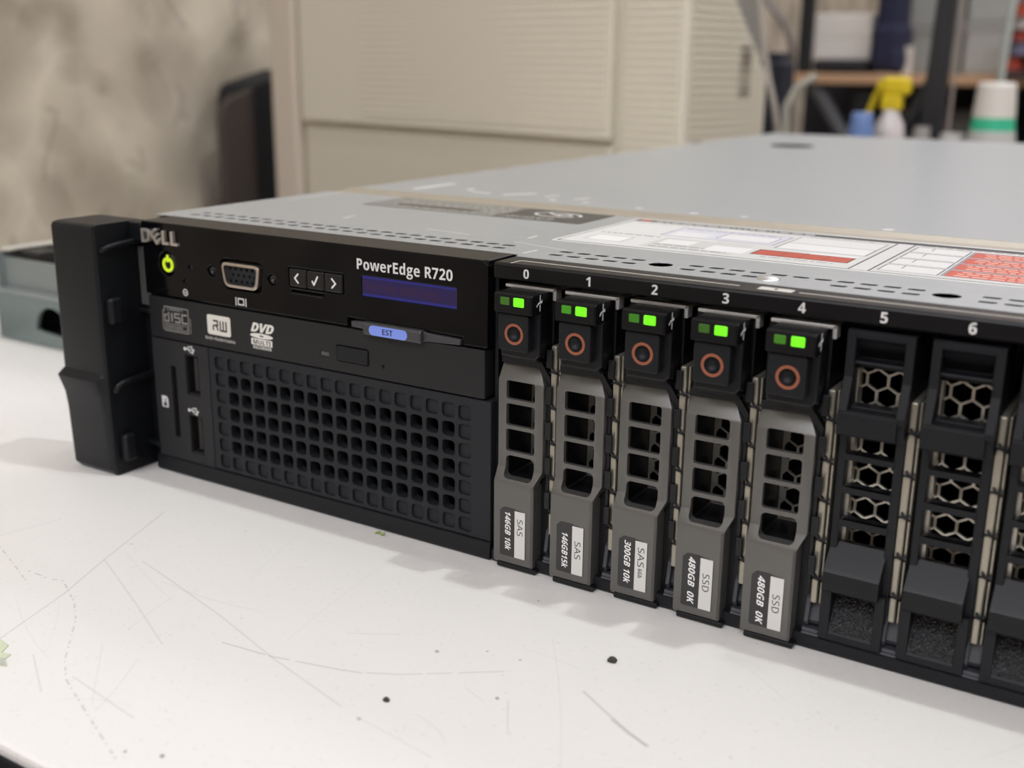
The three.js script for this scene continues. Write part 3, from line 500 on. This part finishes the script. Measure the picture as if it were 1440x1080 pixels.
function makeDrive() {
  const t = new THREE.Group();
  const plate = rs(-8.3, 7.0, 2.2, 79.8, 0.8); plate.holes.push(rh(-6.4, 3.8, 26.4, 56, 0.6));
  const fr = mesh('carrier_frame', [ext(plate, -26, -3, 0.3), bx(-8.2, 6.8, 2.4, 79.6, -43, -26),
    ext((() => { const s = poly([[-8.3, 59.2], [-8.3, 61], [4.1, 61], [7.2, 56.5], [7.2, 20], [6.1, 20], [6.1, 54.9], [3.3, 59.2]]); return s; })(), -5, -1.4, 0.2),
    rb(-7.4, 5.2, 0.3, 1.7, -6, 2, 0.3), bx(-8.2, 6.8, 1.6, 3, -10, -3.4)], mat.blackSoft, t, 'black carrier body');
  const housing = poly([[-5.7, 62.3], [5.0, 62.3], [6.4, 63.7], [6.4, 75.2], [-5.7, 75.2]]); housing.holes.push(rh(-5.3, 4.5, 64.2, 75.0, 0.5));
  mesh('button_housing', [ext(housing, -3.2, 3.2, 0.5), bx(-5.5, 6, 62.5, 75, -3.2, 0.4), profX([[-3.2, 60.4], [1.2, 61.2], [3, 62.4], [3, 63.6], [-3.2, 63.6]], -5.7, 5.4, 0.5)], mat.blackSoft, fr);
  mesh('top_strip', [rb(-7.6, 8.1, 80.05, 80.95, -5, -1.8, 0.25), rb(7.1, 8.1, 77.8, 80.95, -5, -1.8, 0.25)], mat.strip, t, 'bright metal top strip');
  const lb = mesh('indicator_block', [profX([[-4, 80.1], [6.4, 80.3], [7, 79.9], [7, 75.4], [6.6, 75], [-4, 75]], -5.4, 6.2, 0.12), profX([[6.5, 80.2], [7.25, 79.9], [7.25, 75.7], [6.5, 75.3]], 4.8, 5.9, 0.08)], mat.lampBlock, t);
  mesh('status_light', rb(-3.5, -0.7, 77.2, 79.3, 6.6, 7.2, 0.5), dimLed('#2f6a08', 0.55), lb, 'dim green status light');
  mesh('activity_light', rb(0.5, 3.7, 77.0, 79.4, 6.6, 7.3, 0.7), mat.ledBright, lb, 'bright green activity light');
  { const s = (a, b, w) => { const [x0, y0] = a, [x1, y1] = b, l = Math.hypot(x1 - x0, y1 - y0), nx = -(y1 - y0) / l * w, ny = (x1 - x0) / l * w; return ext(poly([[x0 + nx, y0 + ny], [x1 + nx, y1 + ny], [x1 - nx, y1 - ny], [x0 - nx, y0 - ny]]), 0, 0.05); };
    const sign = mergeGeometries([s([0, 75.8], [0, 77.6], 0.14), s([-1.7, 77.2], [-0.7, 78.0], 0.16), s([-0.9, 78], [1.1, 78], 0.16), s([0, 77.8], [0, 80], 0.14), s([0, 78], [1.1, 78.5], 0.14)]);
    mesh('activity_sign', sign.rotateY(Math.PI / 2).translate(6.2, 0, 3.1), mat.print, lb); }
  const bs = rs(-5.1, 4.2, 64.6, 74.6, 0.8); bs.holes.push(disc(THREE.Path, -0.1, 69.3, 1.95));
  const rbt = mesh('release_button', [ext(bs, 0.4, 5.6, 0.45, 20), new THREE.LatheGeometry([[0, 4.2], [1.0, 4.4], [1.6, 4.9], [1.98, 5.5]].map((p) => new THREE.Vector2(...p)), 24).rotateX(Math.PI / 2).translate(-0.1, 69.3, 0)], mat.black, t);
  { const r = disc(THREE.Shape, -0.1, 69.3, 2.85); r.holes.push(disc(THREE.Path, -0.1, 69.3, 2.1)); mesh('button_ring', ext(r, 5.58, 5.72, 0.04, 24), mat.copper, rbt, 'copper coloured ring'); }
  mesh('handle', handleGeometry(), mat.handle, t, 'grey metallic handle with four windows', 0.5);
  mesh('inner_grille', ext(hexPlate(-6.3, 3.7, 26.5, 56, 1.5, 0), -15, -14.2), M('#8d8a82', 0.4, 0.6), t);
  for (let j = 0; j < 5; j++) mesh('side_tab', [rb(6.6, 8.4, 20 + j * 10, 25 + j * 10, -0.85, 0.2, 0.3), rb(6.5, 7.3, 20.5 + j * 10, 24.5 + j * 10, -7, 0, 0.3)], mat.blackSoft, t);
  return t;
}
function labelPlate(tex) {
  const s = poly([[-6.2, 4.6], [-5.8, 4.2], [2.1, 4.2], [2.1, 18.1], [-1.4, 18.5], [-1.4, 18.7], [-5, 18.7], [-6.2, 17.6]]);
  return planar(ext(s, 2.05, 2.24, 0), -6.2, 2.1, 4.2, 18.7);
}
{
  const proto = makeDrive();
  const spec = [
    ['hot-swap drive labelled SAS 146GB 10k in bay 0, first beside the vent panel', driveTex('SAS', '146GB 10k', { topY: 2.6, topLen: 5.2, lowY: 0.9 }), ['#356b10', 0.45], 0.0],
    ['hot-swap drive labelled SAS 146GB 15k in bay 1, second from the vent panel', driveTex('SAS', '146GB15k', { topY: 4.6, topLen: 5.4, lowY: 2.6, lowLen: 10.4 }), ['#3fae12', 0.5], 0.3],
    ['hot-swap drive labelled SAS 6Gb 300GB 10k in bay 2, middle of the five grey handles', driveTex('SAS', '300GB 10k', { topY: 2.0, topLen: 5.8, small: '6Gb', lowY: 0.9, lowLen: 12 }), ['#2f8a0c', 0.5], -0.4],
    ['hot-swap drive labelled SSD 480GB 0K in bay 3, second grey handle from the empty bays', driveTex('SSD', '480GB  0K', { topY: 4.4, topLen: 5.2, lowY: 0.7, lowLen: 12.6 }), ['#2a5a0a', 0.45], 0.2],
    ['hot-swap drive labelled SSD 480GB 0K in bay 4, rightmost grey handle beside bay 5', driveTex('SSD', '480GB  0K', { topY: 4.9, topLen: 5.2, lowY: 0.9, lowLen: 12.6 }), ['#3c8c10', 0.5], 0.6],
  ];
  spec.forEach(([label, tex, led, dz], k) => {
    const d = k ? proto.clone() : proto;
    d.name = numbered('drive_carrier'); d.position.set(ck(k) / 1000, 0, dz / 1000);
    d.userData = { label, category: 'hard drive', group: 'grey-handled drives in bays 0 to 4' };
    scene.add(d);
    d.traverse((o) => { if (o.name === 'status_light') o.material = dimLed(...led); });
  });
  scene.children.filter((o) => o.name.startsWith('drive_carrier')).forEach((d, k) => {
    mesh('capacity_label', labelPlate(), new THREE.MeshPhysicalMaterial({ map: spec[k][1], roughness: 0.45 }), d, 'black label with a white sticker half');
  });
}

// ------------------------------------------------------------------ empty bay fillers
{
  const speck = noiseTex(72, 0, 255); speck.wrapS = speck.wrapT = THREE.RepeatWrapping; speck.repeat.set(0.9, 0.9);
  const grainy = new THREE.MeshPhysicalMaterial({ color: new THREE.Color('#2a2a2c'), roughness: 0.3, bumpMap: speck, bumpScale: 0.0008 });
  const t = new THREE.Group();
  const outer = rs(-7.6, 7.3, 3.6, 80.8, 0.7); outer.holes.push(rh(-5.7, 5.2, 63, 72.8, 0.4), rh(-5.8, 5.1, 51.3, 56.8, 0.5), rh(-5.8, 5.1, 43.2, 49.8, 0.5), rh(-5.8, 5.1, 35, 41.6, 0.5), rh(-5.8, 5.1, 26, 33.4, 0.5), rh(-5.7, 5.0, 73.6, 79, 0.4), rh(-5.6, 4.8, 6.6, 17, 0.4));
  const fr = mesh('filler_frame', [ext(outer, -5, -1.2, 0.3), bx(-7.6, -6.9, 3, 80, -43, -4), bx(6.6, 7.3, 3, 80, -43, -4)], mat.black, t);
  mesh('upper_grip', [
    profX([[-5, 80.9], [-0.6, 80.9], [0, 80.4], [0, 70], [2.6, 62.6], [2.6, 61], [-2, 61], [-2, 78], [-5, 78]], -7.6, -5.6, 0.12), profX([[-5, 80.9], [-0.6, 80.9], [0, 80.4], [0, 70], [2.6, 62.6], [2.6, 61], [-2, 61], [-2, 78], [-5, 78]], 5.3, 7.3, 0.12),
    profX([[-5, 80.9], [-0.7, 80.85], [-0.1, 80.3], [-0.1, 79.2], [-1.6, 78.2], [-4, 75.6], [-6, 73.6], [-6, 72.6], [-8, 72.6], [-8, 80]], -7.4, 7.1, 0.12),
    profX([[-8, 72.8], [-7, 72.8], [-7, 70.8], [-8, 70.8]], -5.6, 5.3)], mat.black, t);
  mesh('upper_crossbar', [profX([[-3, 62.6], [2.2, 62.6], [2.9, 62], [2.9, 57.2], [2.4, 56.7], [-3, 56.7]], -7.6, 5.7, 0.12), profX([[-3, 62.6], [1.8, 62.6], [1.8, 57], [-3, 57]], 5.4, 7.2, 0.12)], mat.black, t);
  mesh('ladder_rung', [rb(-6, 5.4, 49.9, 51.3, -2.6, -0.9, 0.12), rb(-6, 5.4, 41.7, 43.2, -2.6, -0.9, 0.12), rb(-6, 5.4, 33.4, 35, -2.6, -0.9, 0.12)], mat.black, t);
  mesh('lower_crossbar', profX([[-4, 29], [-2.4, 29], [2.4, 23.4], [2.9, 22.8], [2.9, 18.2], [2.4, 17.7], [-4, 17.7]], -7.5, 5.6, 0.12), M('#0a0b0d', 0.33, 0, { specularIntensity: 0.6 }), t);
  mesh('lower_grip', [
    profX([[-5, 18.4], [0.4, 18.4], [0.6, 17.8], [0.6, 5], [0, 4], [-5, 4]], -8, -5.6, 0.12), profX([[-5, 18.4], [0.4, 18.4], [0.6, 17.8], [0.6, 5], [0, 4], [-5, 4]], 4.7, 6.9, 0.12),
    profX([[-5, 6.9], [-0.3, 6.9], [0.5, 6], [0.5, 4.45], [-0.1, 3.9], [-5, 3.9]], -7.8, 6.7, 0.12)], mat.black, t);
  const slope = profX([[-6, 16.5], [-5.2, 14.4], [-3.6, 12.6], [0.1, 7], [0.1, 6], [-6, 6]], -5.8, 4.9);
  planar(slope, -6, 6, 0, 12);
  mesh('textured_slope', slope, grainy, t, 'grainy finger slope');
  mesh('honeycomb_plate', [ext(hexPlate(-6.8, 6.4, 21, 73, 2.5, 1.85), -9, -8.1), bx(-6.6, -5.0, 21, 60, -9, -4.6), bx(-6.6, -5.4, 61, 71, -9, -4.6), bx(5.2, 5.9, 21, 71, -9, -4.6)], mat.silver, t, 'silver honeycomb grille');
  mesh('filler_shell', [bx(-7.6, -6.8, 4, 80, -72, -43), bx(6.5, 7.3, 4, 80, -72, -43), bx(-7.6, 7.3, 3, 4, -72, -5), bx(-7.6, 7.3, 79, 80, -72, -8), bx(-7.6, 7.3, 3, 80, -73, -72)], mat.black, t);
  ['black empty bay filler with honeycomb grille in bay 5, next to the grey-handled drives', 'black empty bay filler with honeycomb grille in bay 6', 'black empty bay filler cut off by the right photo edge, right of bay 6',
    ...Array(7).fill('black empty bay filler beyond the right photo edge, out of the picture')].forEach((label, i) => {
    const d = i ? t.clone() : t;
    d.name = numbered('bay_filler'); d.position.set(ck(5 + i) / 1000, 0, 0);
    d.userData = { label, category: 'drive blank', group: i < 3 ? 'empty bay fillers from bay 5 on' : 'empty bay fillers out of the picture' };
    scene.add(d);
  });
}

// ------------------------------------------------------------------ beige ribbed housing behind the server
{
  const t = thing('printer', 'large beige ribbed printer housing behind the server with a bordered front cover', 'printer', [-0.304, 0, -0.705], -0.191);
  const beige = M('#d6cfbe', 0.6), beigeLow = M('#cfc8b7', 0.62), pale = M('#cbbfb0', 0.6);
  const sideP = [[-14, -778], [-7, -770], [-7, 248], [-9, 256], [-12, 260], [-20, 257], [-138, 130], [-140, 124], [-140, -778]];
  mesh('body', profX(sideP, -612, 0, 4), beige, t);
  const ribs = (x0, x1, y0, y1, z, depth) => { const g = []; for (let y = y0; y < y1; y += 7.2) g.push(profX([[z - 0.5, y], [z + depth, y + 2.2], [z + depth, y + 4.4], [z - 0.5, y + 6.6]], x0, x1, 0)); return g; };
  const cov = mesh('front_cover', [rb(-556, -80, 69, 248, -9, 5, 1.6)], beige, t, 'bordered front cover panel');
  mesh('cover_ribs', ribs(-440, -84, 78, 242, 5, 1.1), beige, cov);
  mesh('corner_ribs', ribs(-66, -6, -60, 246, 0, 1.3), beige, t);
  mesh('lower_ribs', ribs(-300, -84, -60, 60, 0, 1.0), beigeLow, t);
  mesh('corner_panel', rb(-68, 0, -770, 250, -16, 0, 4), beige, t);
  mesh('lower_panel', rb(-556, -79, -770, 62, -12, 0, 2), beigeLow, t);
  mesh('left_post', rb(-614, -562, -778, 252, -20, 9, 7), pale, t);
  const side = []; for (let y = -60; y < 240; y += 7.2) { const zr = y < 124 ? -136 : Math.max(-136, -20 - (257 - y) * 0.93 + 4); side.push(bx(-0.5, 1.5, y, y + 3.2, zr, -8)); }
  mesh('side_ribs', side, beige, t);
  const vent = []; for (let y = 112; y < 156; y += 6) vent.push(rb(0, 2.4, y, y + 3, -106, -90, 0.8));
  mesh('side_vent', [...vent, bx(-0.5, 1.3, 110, 158, -107, -88)], M('#857b6d', 0.7), t);
  mesh('cable_stub', rb(0.5, 3, 65, 71, -30, -14, 1), M('#6b5248', 0.7), t);
}
{
  const t = thing('dark_shape', 'added dark upright shape filling the gap between concrete wall and beige housing', 'case', [-1.0, -0.778, -0.93]);  // stand-in shape, added to make the gap beside the housing dark
  mesh('shape_body', ext((() => { const q = new THREE.Shape(); q.moveTo(-100, 0); q.lineTo(14, 0); q.lineTo(14, 905); q.lineTo(-60, 888); q.quadraticCurveTo(-74, 884, -74, 866); q.lineTo(-100, 300); q.closePath(); return q; })(), -48, 14, 4).rotateY(Math.PI / 2).translate(0, 0, 0), M('#19191b', 0.8), t);
  mesh('shape_panel', ext((() => { const q = new THREE.Shape(); q.moveTo(-132, 0); q.lineTo(-74, 0); q.lineTo(-74, 882); q.lineTo(-112, 872); q.quadraticCurveTo(-132, 866, -132, 840); q.closePath(); return q; })(), 10, 20, 3).rotateY(Math.PI / 2), M('#453c35', 0.8), t, 'brown half of the added dark shape');
}
{
  const t = thing('equipment_box', 'plain grey box standing behind the sloped rear of the beige housing', 'box', [-0.524, -0.778, -1.06], 0);
  mesh('box_shell', rb(-110, 115, 0, 1200, -120, 120, 4), M('#918e87', 0.6), t);
  mesh('box_lid', rb(-112, 117, 1200, 1220, -122, 122, 4), M('#6f6d68', 0.6), t);
}
// ------------------------------------------------------------------ open metal case at the far left
{
  const t = thing('metal_chassis', 'open grey metal chassis with a half-round cutout at the left edge of the table', 'chassis', [-0.36, 0, -0.087]);
  const g1 = M('#8f9695', 0.42, 0.5), g2 = M('#7f8b89', 0.45, 0.45), g3 = M('#9aa0a0', 0.4, 0.5);
  const fs = poly([[-44, 0.5], [125, 0.5], [125, 25], [-44, 25]]); const hp = new THREE.Path(); hp.moveTo(-13, 6); hp.absarc(-1, 8, 12.5, Math.PI, 0, true); hp.lineTo(11.5, 6); hp.closePath(); fs.holes.push(hp);
  mesh('lower_front', [ext(fs, -2, 0, 0, 12), bx(-44, 125, 0.3, 1.5, -190, -1)], g2, t);
  mesh('ledge', rb(-44, 125, 24.4, 26, -6, 1.2, 0.5), g3, t);
  mesh('upper_front', bx(-44, 125, 26, 41, -7, -5), g1, t);
  mesh('side_wall', bx(-44, -42.6, 1, 44, -190, -2), g1, t); mesh('side_wall', bx(123.6, 125, 1, 40, -190, -2), g1, t);
  mesh('bright_flange', rb(-45, -39, 44, 45.6, -190, -6, 0.6), M('#e2dfd4', 0.3, 0.4), t, 'bright folded top edge');
  mesh('rear_wall', bx(-44, 125, 1, 40, -190, -188.6), g1, t);
  mesh('circuit_board', bx(-42, 123, 30, 32, -188, -9), M('#39352c', 0.6), t);
  const bits = []; for (let i = 0; i < 46; i++) { const x = rr(-40, 60), z = rr(-70, -11); bits.push(bx(x, x + rr(2, 7), 32, 32 + rr(2, 8), z, z + rr(2, 6))); }
  mesh('board_components', bits, M('#8d8270', 0.6), t).userData.kind = 'stuff';
  mesh('board_block', rb(-38, -24, 32, 44, -24, -12, 1), M('#2b2a28', 0.5), t); mesh('board_block', rb(-14, 0, 32, 42, -28, -14, 1), M('#2b2a28', 0.5), t);
}
{
  const t = thing('green_scrap', 'crumpled olive green leaf-like scrap in front of the grey chassis', 'scrap', [-0.418, 0, -0.068]);
  const g = new THREE.SphereGeometry(1, 14, 8).scale(22, 3, 10).translate(0, 2.6, 0); const p = g.attributes.position; for (let i = 0; i < p.count; i++) p.setY(i, Math.max(0.1, p.getY(i) + 0.9 * Math.sin(p.getX(i) * 0.5 + p.getZ(i) * 0.9)));
  mesh('scrap_body', g, M('#5d6040', 0.8), t);
  mesh('scrap_wrapper', rb(-30, 20, 0.2, 1.4, -14, -6, 0.5), M('#bdbdb8', 0.4), t);
}
{
  const t = thing('torn_tape', 'pale green torn tape scrap stuck near the table front at the left photo edge', 'scrap', [-0.1138, 0, 0.1122]);
  const s = poly([[-9, -5], [-2, -3.6], [0, -0.5], [4.6, 0.6], [1.4, 2.2], [0.5, 4.6], [-2, 3.8], [-4, 7], [-10, 8]]);
  mesh('tape_piece', slab(s, 0.05, 0.35), M('#c9d0b4', 0.6), t);
  mesh('tape_shade', slab(poly([[0, -0.5], [4.6, 0.6], [1.4, 2.2], [-0.6, 1.6]]), 0.35, 0.6), M('#b7b9ad', 0.6), t);  // greyer piece paints shade onto the tape
}
[[9.0, 31.6, 1.15, 'largest black crumb on the white table below the grey-handled drives'], [-25.6, 74.5, 0.8, 'dark grey crumb on the white table at the middle of the photo bottom'], [-93.8, -3, 0.01, '']].forEach(([x, z, r, label]) => {
  if (!label) return;
  const g = new THREE.IcosahedronGeometry(r, 2), p = g.attributes.position;
  for (let i = 0; i < p.count; i++) { const k = 1 + 0.25 * Math.sin(p.getX(i) * 3.1 + 1) * Math.cos(p.getZ(i) * 2.7); p.setXYZ(i, p.getX(i) * k * 1.15, Math.max(-r * 0.5, p.getY(i) * 0.7 * k), p.getZ(i) * k * 0.8); }
  g.computeVertexNormals();
  const o = mesh(numbered('crumb'), g.translate(0, r * 0.5, 0), M('#33302d', 0.7), scene);
  o.position.set(x / 1000, 0, z / 1000); o.userData = { label, category: 'crumb' };
});
{
  const o = mesh(numbered('green_fibre'), tube([[-1.6, 0.3, 0.4], [-0.4, 0.8, 0], [0.8, 0.5, 0.5], [1.8, 0.9, 0.2]], 0.35, 12, 6), M('#8da05a', 0.7), scene);
  o.position.set(-0.0845, 0, 0.0028); o.userData = { label: 'tiny green fibre on the table against the black base strip below the vent panel', category: 'scrap' };
}

// ------------------------------------------------------------------ things behind the server, right
{
  const t = thing('side_table', 'low grey side table behind the server under the small bottles', 'table', [0, 0, 0]);
  mesh('table_top', rb(-258, 500, -24, 0, -1330, -880, 3), M('#a9a8a6', 0.5), t);
  for (const [x, z] of [[-236, -905], [478, -905], [-236, -1305], [478, -1305]]) mesh('leg', rb(x - 15, x + 15, -779, -24, z - 15, z + 15, 2), mat.blackRough, t);
}
const W = (name, label, cat, at, geos, m, turn = 0) => { const o = mesh(numbered(name), geos, m, scene); o.position.set(...at); o.rotation.y = turn; o.userData = { label, category: cat }; return o; };
W('cable', 'pale beige cable falling along the right end of the beige housing', 'cable', [0, 0, 0], tube([[-352, 380, -935], [-318, 136, -950], [-308, 103, -950], [-299, 60, -950], [-300, -120, -948], [-310, -774, -940]], 3.4), M('#a79f96', 0.5));
W('cable', 'grey-green bent cable rising beside the beige cable toward the tan bench', 'cable', [0, 0, 0], tube([[-268, 128, -965], [-284, 118, -955], [-294, 96, -952], [-292, 62, -950], [-288, -120, -952], [-276, -774, -955]], 4), M('#a5a195', 0.5));
W('cable', 'thin dark grey cord curving on the pale wall above the cables', 'cable', [0, 0, 0], tube([[-1045, 330, -2890], [-1010, 300, -2860], [-960, 240, -2860], [-945, 190, -2870], [-950, 128, -2900]], 10), M('#8f8783', 0.6));
{
  const t = thing('workbench', 'far workbench with a tan wooden top and dark legs behind the server', 'workbench', [0, 0, 0]);
  mesh('bench_top', rb(-860, 700, 98, 122, -3200, -2600, 3), M('#c79f7c', 0.6), t);
  mesh('leg', [rb(-700, -655, -778, 98, -2690, -2640, 3)], mat.dark, t); mesh('leg', [rb(600, 645, -778, 98, -2690, -2640, 3)], mat.dark, t);
  mesh('brace', [tube([[-800, 98, -2640], [-690, -60, -2640], [-560, -200, -2640]], 18, 20, 8)], M('#5a5b60', 0.5), t);
  mesh('dark_backdrop', bx(-1000, 700, -778, 98, -3195, -3180), M('#26262b', 0.8), t);  // dark sheet added to darken the space below the bench top
  mesh('upright', rb(-848, -816, 122, 900, -2660, -2630, 3), mat.dark, t);
}
W('cabinet', 'grey cabinet below the far bench behind the coloured bottles', 'cabinet', [-0.50, -0.778, -2.95], [rb(-130, 110, 0, 815, -150, 150, 8), rb(-120, 100, 420, 790, 150, 158, 3)], M('#6a6864', 0.6));
W('tall_case', 'dark navy tall case standing on the floor behind the pale cables', 'case', [-0.545, -0.778, -1.62], [rb(-26, 26, 0, 925, -30, 30, 10, 4), rb(-18, 18, 920, 938, -20, 20, 6, 3)], M('#232430', 0.75));
W('black_bag', 'flat black bag lying on the far bench below the white boxes', 'bag', [-0.73, 0.1225, -2.72], [rb(-80, 50, 0.5, 33, -90, 90, 14, 4)], M('#1b1c22', 0.8));
W('white_box', 'white box on the far bench, lower of the two stacked', 'box', [-0.765, 0.156, -2.78], [rb(-78, 78, 0, 55, -70, 70, 4), rb(-92, -78, 8, 22, -60, 60, 3)], M('#efe8e2', 0.6));
W('white_box', 'white box on the far bench, upper of the two stacked', 'box', [-0.765, 0.211, -2.78], [rb(-74, 76, 0, 56, -70, 70, 4), rb(-90, -74, 22, 34, -60, 60, 3)], M('#efe8e2', 0.6));
W('navy_bag', 'dark navy blue bag hanging upright beside the white boxes on the far bench', 'bag', [-0.64, 0.125, -2.72], [rb(-38, 42, 0, 120, -60, 60, 26, 4), rb(-34, 34, 90, 230, -50, 50, 24, 4), rb(0, 46, 0, 60, -40, 66, 20, 4)], M('#20233f', 0.8));
W('storage_bin', 'grey storage bin on the far bench right of the navy bag', 'storage bin', [-0.585, 0.122, -2.95], [rb(-78, 88, 0, 110, -120, 120, 8), rb(-82, 92, 100, 112, -124, 124, 4), rb(-78, 88, 112, 216, -120, 120, 8), rb(-82, 92, 212, 226, -124, 124, 4)], M('#9a9c99', 0.6));
W('storage_bin', 'grey storage bin on the far bench right of the black post', 'storage bin', [-0.41, 0.122, -2.95], [rb(-80, 60, 0, 120, -120, 120, 8), rb(-84, 64, 112, 124, -124, 124, 4), rb(-80, 60, 124, 220, -120, 120, 8), rb(-84, 64, 214, 226, -124, 124, 4)], M('#a2a5a4', 0.6));
W('paper_sheet', 'white upright card standing before the grey bin left of the black post', 'card', [-0.592, 0.122, -2.70], [rb(-11, 11, 0, 66, -3, 3, 1)], M('#e0dad2', 0.7));
[['red spool', '#c4553a', 0.2525, 24, 'orange-red spool, topmost on the rack at the right photo edge'], ['', '#d8cdc8', 0.226, 22, 'white spool second from the top on the rack at the right photo edge'], ['', '#b8483a', 0.2, 20, 'dark red spool third from the top on the rack at the right photo edge'], ['', '#8a86a6', 0.171, 26, 'grey-violet spool fourth from the top on the rack at the right photo edge'], ['', '#b5432c', 0.137, 24, 'orange spool lowest on the rack at the right photo edge']].forEach(([, c, y, h, label], i) => {
  W('spool', label, 'spool', [-0.318 - (i === 4 ? 0.016 : 0), y, -2.6], [vcyl(0, 0, 0, h, 22, 20), vcyl(0, 0, -1.5, 1.5, 25, 20), vcyl(0, 0, h - 1.5, h + 1.5, 25, 20)], M(c, 0.55));
});
W('spool_rack', 'grey rack of thin shelves carrying the coloured spools', 'rack', [-0.29, 0.122, -2.6], [bx(40, 46, 0, 220, -40, 40), ...[12, 46, 75, 101, 128].map((y) => bx(-70, 46, y - 1, y + 1, -36, 36)), bx(-70, 46, 0, 3, -40, 40), bx(-70, 46, 0, 180, -42, -38)], M('#6f6a6c', 0.6));
{
  const t = thing('stand', 'black leaning post on a curved dark foot behind the server lid', 'stand', [-0.19, 0, -1.15]);
  mesh('post', (() => { const s = poly([[-10, 0], [16, 0], [18.5, 220], [16, 420], [-4, 420], [-2, 220]]); return ext(s, -10, 10, 2); })(), M('#1c1c20', 0.5), t);
  mesh('foot', [tube([[-42, 6, 0], [-34, 50, 0], [-16, 84, 0], [0, 120, 0]], 9, 24, 10), rb(-70, 60, 0, 12, -50, 50, 5)], M('#1a1a1e', 0.5), t);
  mesh('side_rod', [tube([[22, 4, -4], [24, 220, -4], [25, 420, -4]], 2.2, 10, 8)], M('#a39790', 0.4, 0.4), t);
}
W('thin_rod', 'pale translucent green-grey leaning rod above the white bottle', 'rod', [-0.19, 0, -1.6], [tube([[2, -770, 0], [0, 116, 0], [10, 330, 0]], 5, 20, 10)], M('#b9c0ba', 0.3));
{
  const t = thing('spray_bottle', 'small clear spray bottle with a bright yellow trigger head behind the server', 'bottle', [-0.208, 0, -1.05]);
  mesh('bottle_body', new THREE.LatheGeometry([[0, 0.3], [15, 0.3], [16.5, 2], [16.5, 66], [14.5, 78], [9, 88], [9, 93], [0, 93]].map((p) => new THREE.Vector2(...p)), 28), M('#cfc6c6', 0.25, 0, {}), t);
  mesh('trigger_head', [rb(-11, 11, 92, 110, -9, 9, 4), rb(-12, 19, 108, 128, -9, 9, 6), rb(-17, -10, 112, 124, -5, 5, 2)], M('#d9bd10', 0.45), t, 'yellow trigger head');
  mesh('trigger', tube([[-12, 118, 0], [-18, 108, 0], [-22, 96, 0], [-25, 88, 0]], 3.4, 14, 8), M('#c9ad12', 0.45), t);
}
W('blue_bottle', 'small pale bottle with a blue cap left of the yellow spray bottle', 'bottle', [-0.2255, 0, -1.0], [new THREE.LatheGeometry([[0, 0.3], [12.5, 0.3], [13.5, 2], [13.5, 76], [11.5, 82], [11.5, 89], [9, 91], [0, 91]].map((p) => new THREE.Vector2(...p)), 28)], M('#6a84b8', 0.4));
{
  const t = thing('white_bottle', 'white bottle with a turquoise band near the right edge behind the server', 'bottle', [-0.11, 0, -1.1]);
  mesh('bottle_body', new THREE.LatheGeometry([[0, 0.3], [22, 0.3], [24, 3], [23, 74], [20, 118], [18.5, 123], [0, 124]].map((p) => new THREE.Vector2(...p)), 32), M('#d6d0c8', 0.4), t);
  mesh('band', new THREE.LatheGeometry([[23.2, 72], [23.5, 72], [22.2, 86], [22, 86]].map((p) => new THREE.Vector2(...p)), 32), M('#35b58c', 0.45), t, 'turquoise band');
  mesh('lower_wrap', new THREE.LatheGeometry([[24.2, 6], [25, 6], [25.4, 60], [24, 71], [23.4, 72]].map((p) => new THREE.Vector2(...p)), 32), M('#b9b8b3', 0.35), t);
}
W('small_jar', 'small silvery jar between the black post and the yellow spray bottle', 'jar', [-0.182, 0, -1.09], [vcyl(0, 0, 0.2, 62, 11), vcyl(0, 0, 62, 74, 9)], M('#aaa6a4', 0.3, 0.3));
W('tape_roll', 'small white roll right of the black post behind the lid', 'roll', [-0.155, 0, -1.12], [new THREE.CylinderGeometry(13, 13, 66, 24).translate(0, 33.2, 0)], M('#c9c6c0', 0.5));

renderer.render(scene, camera);
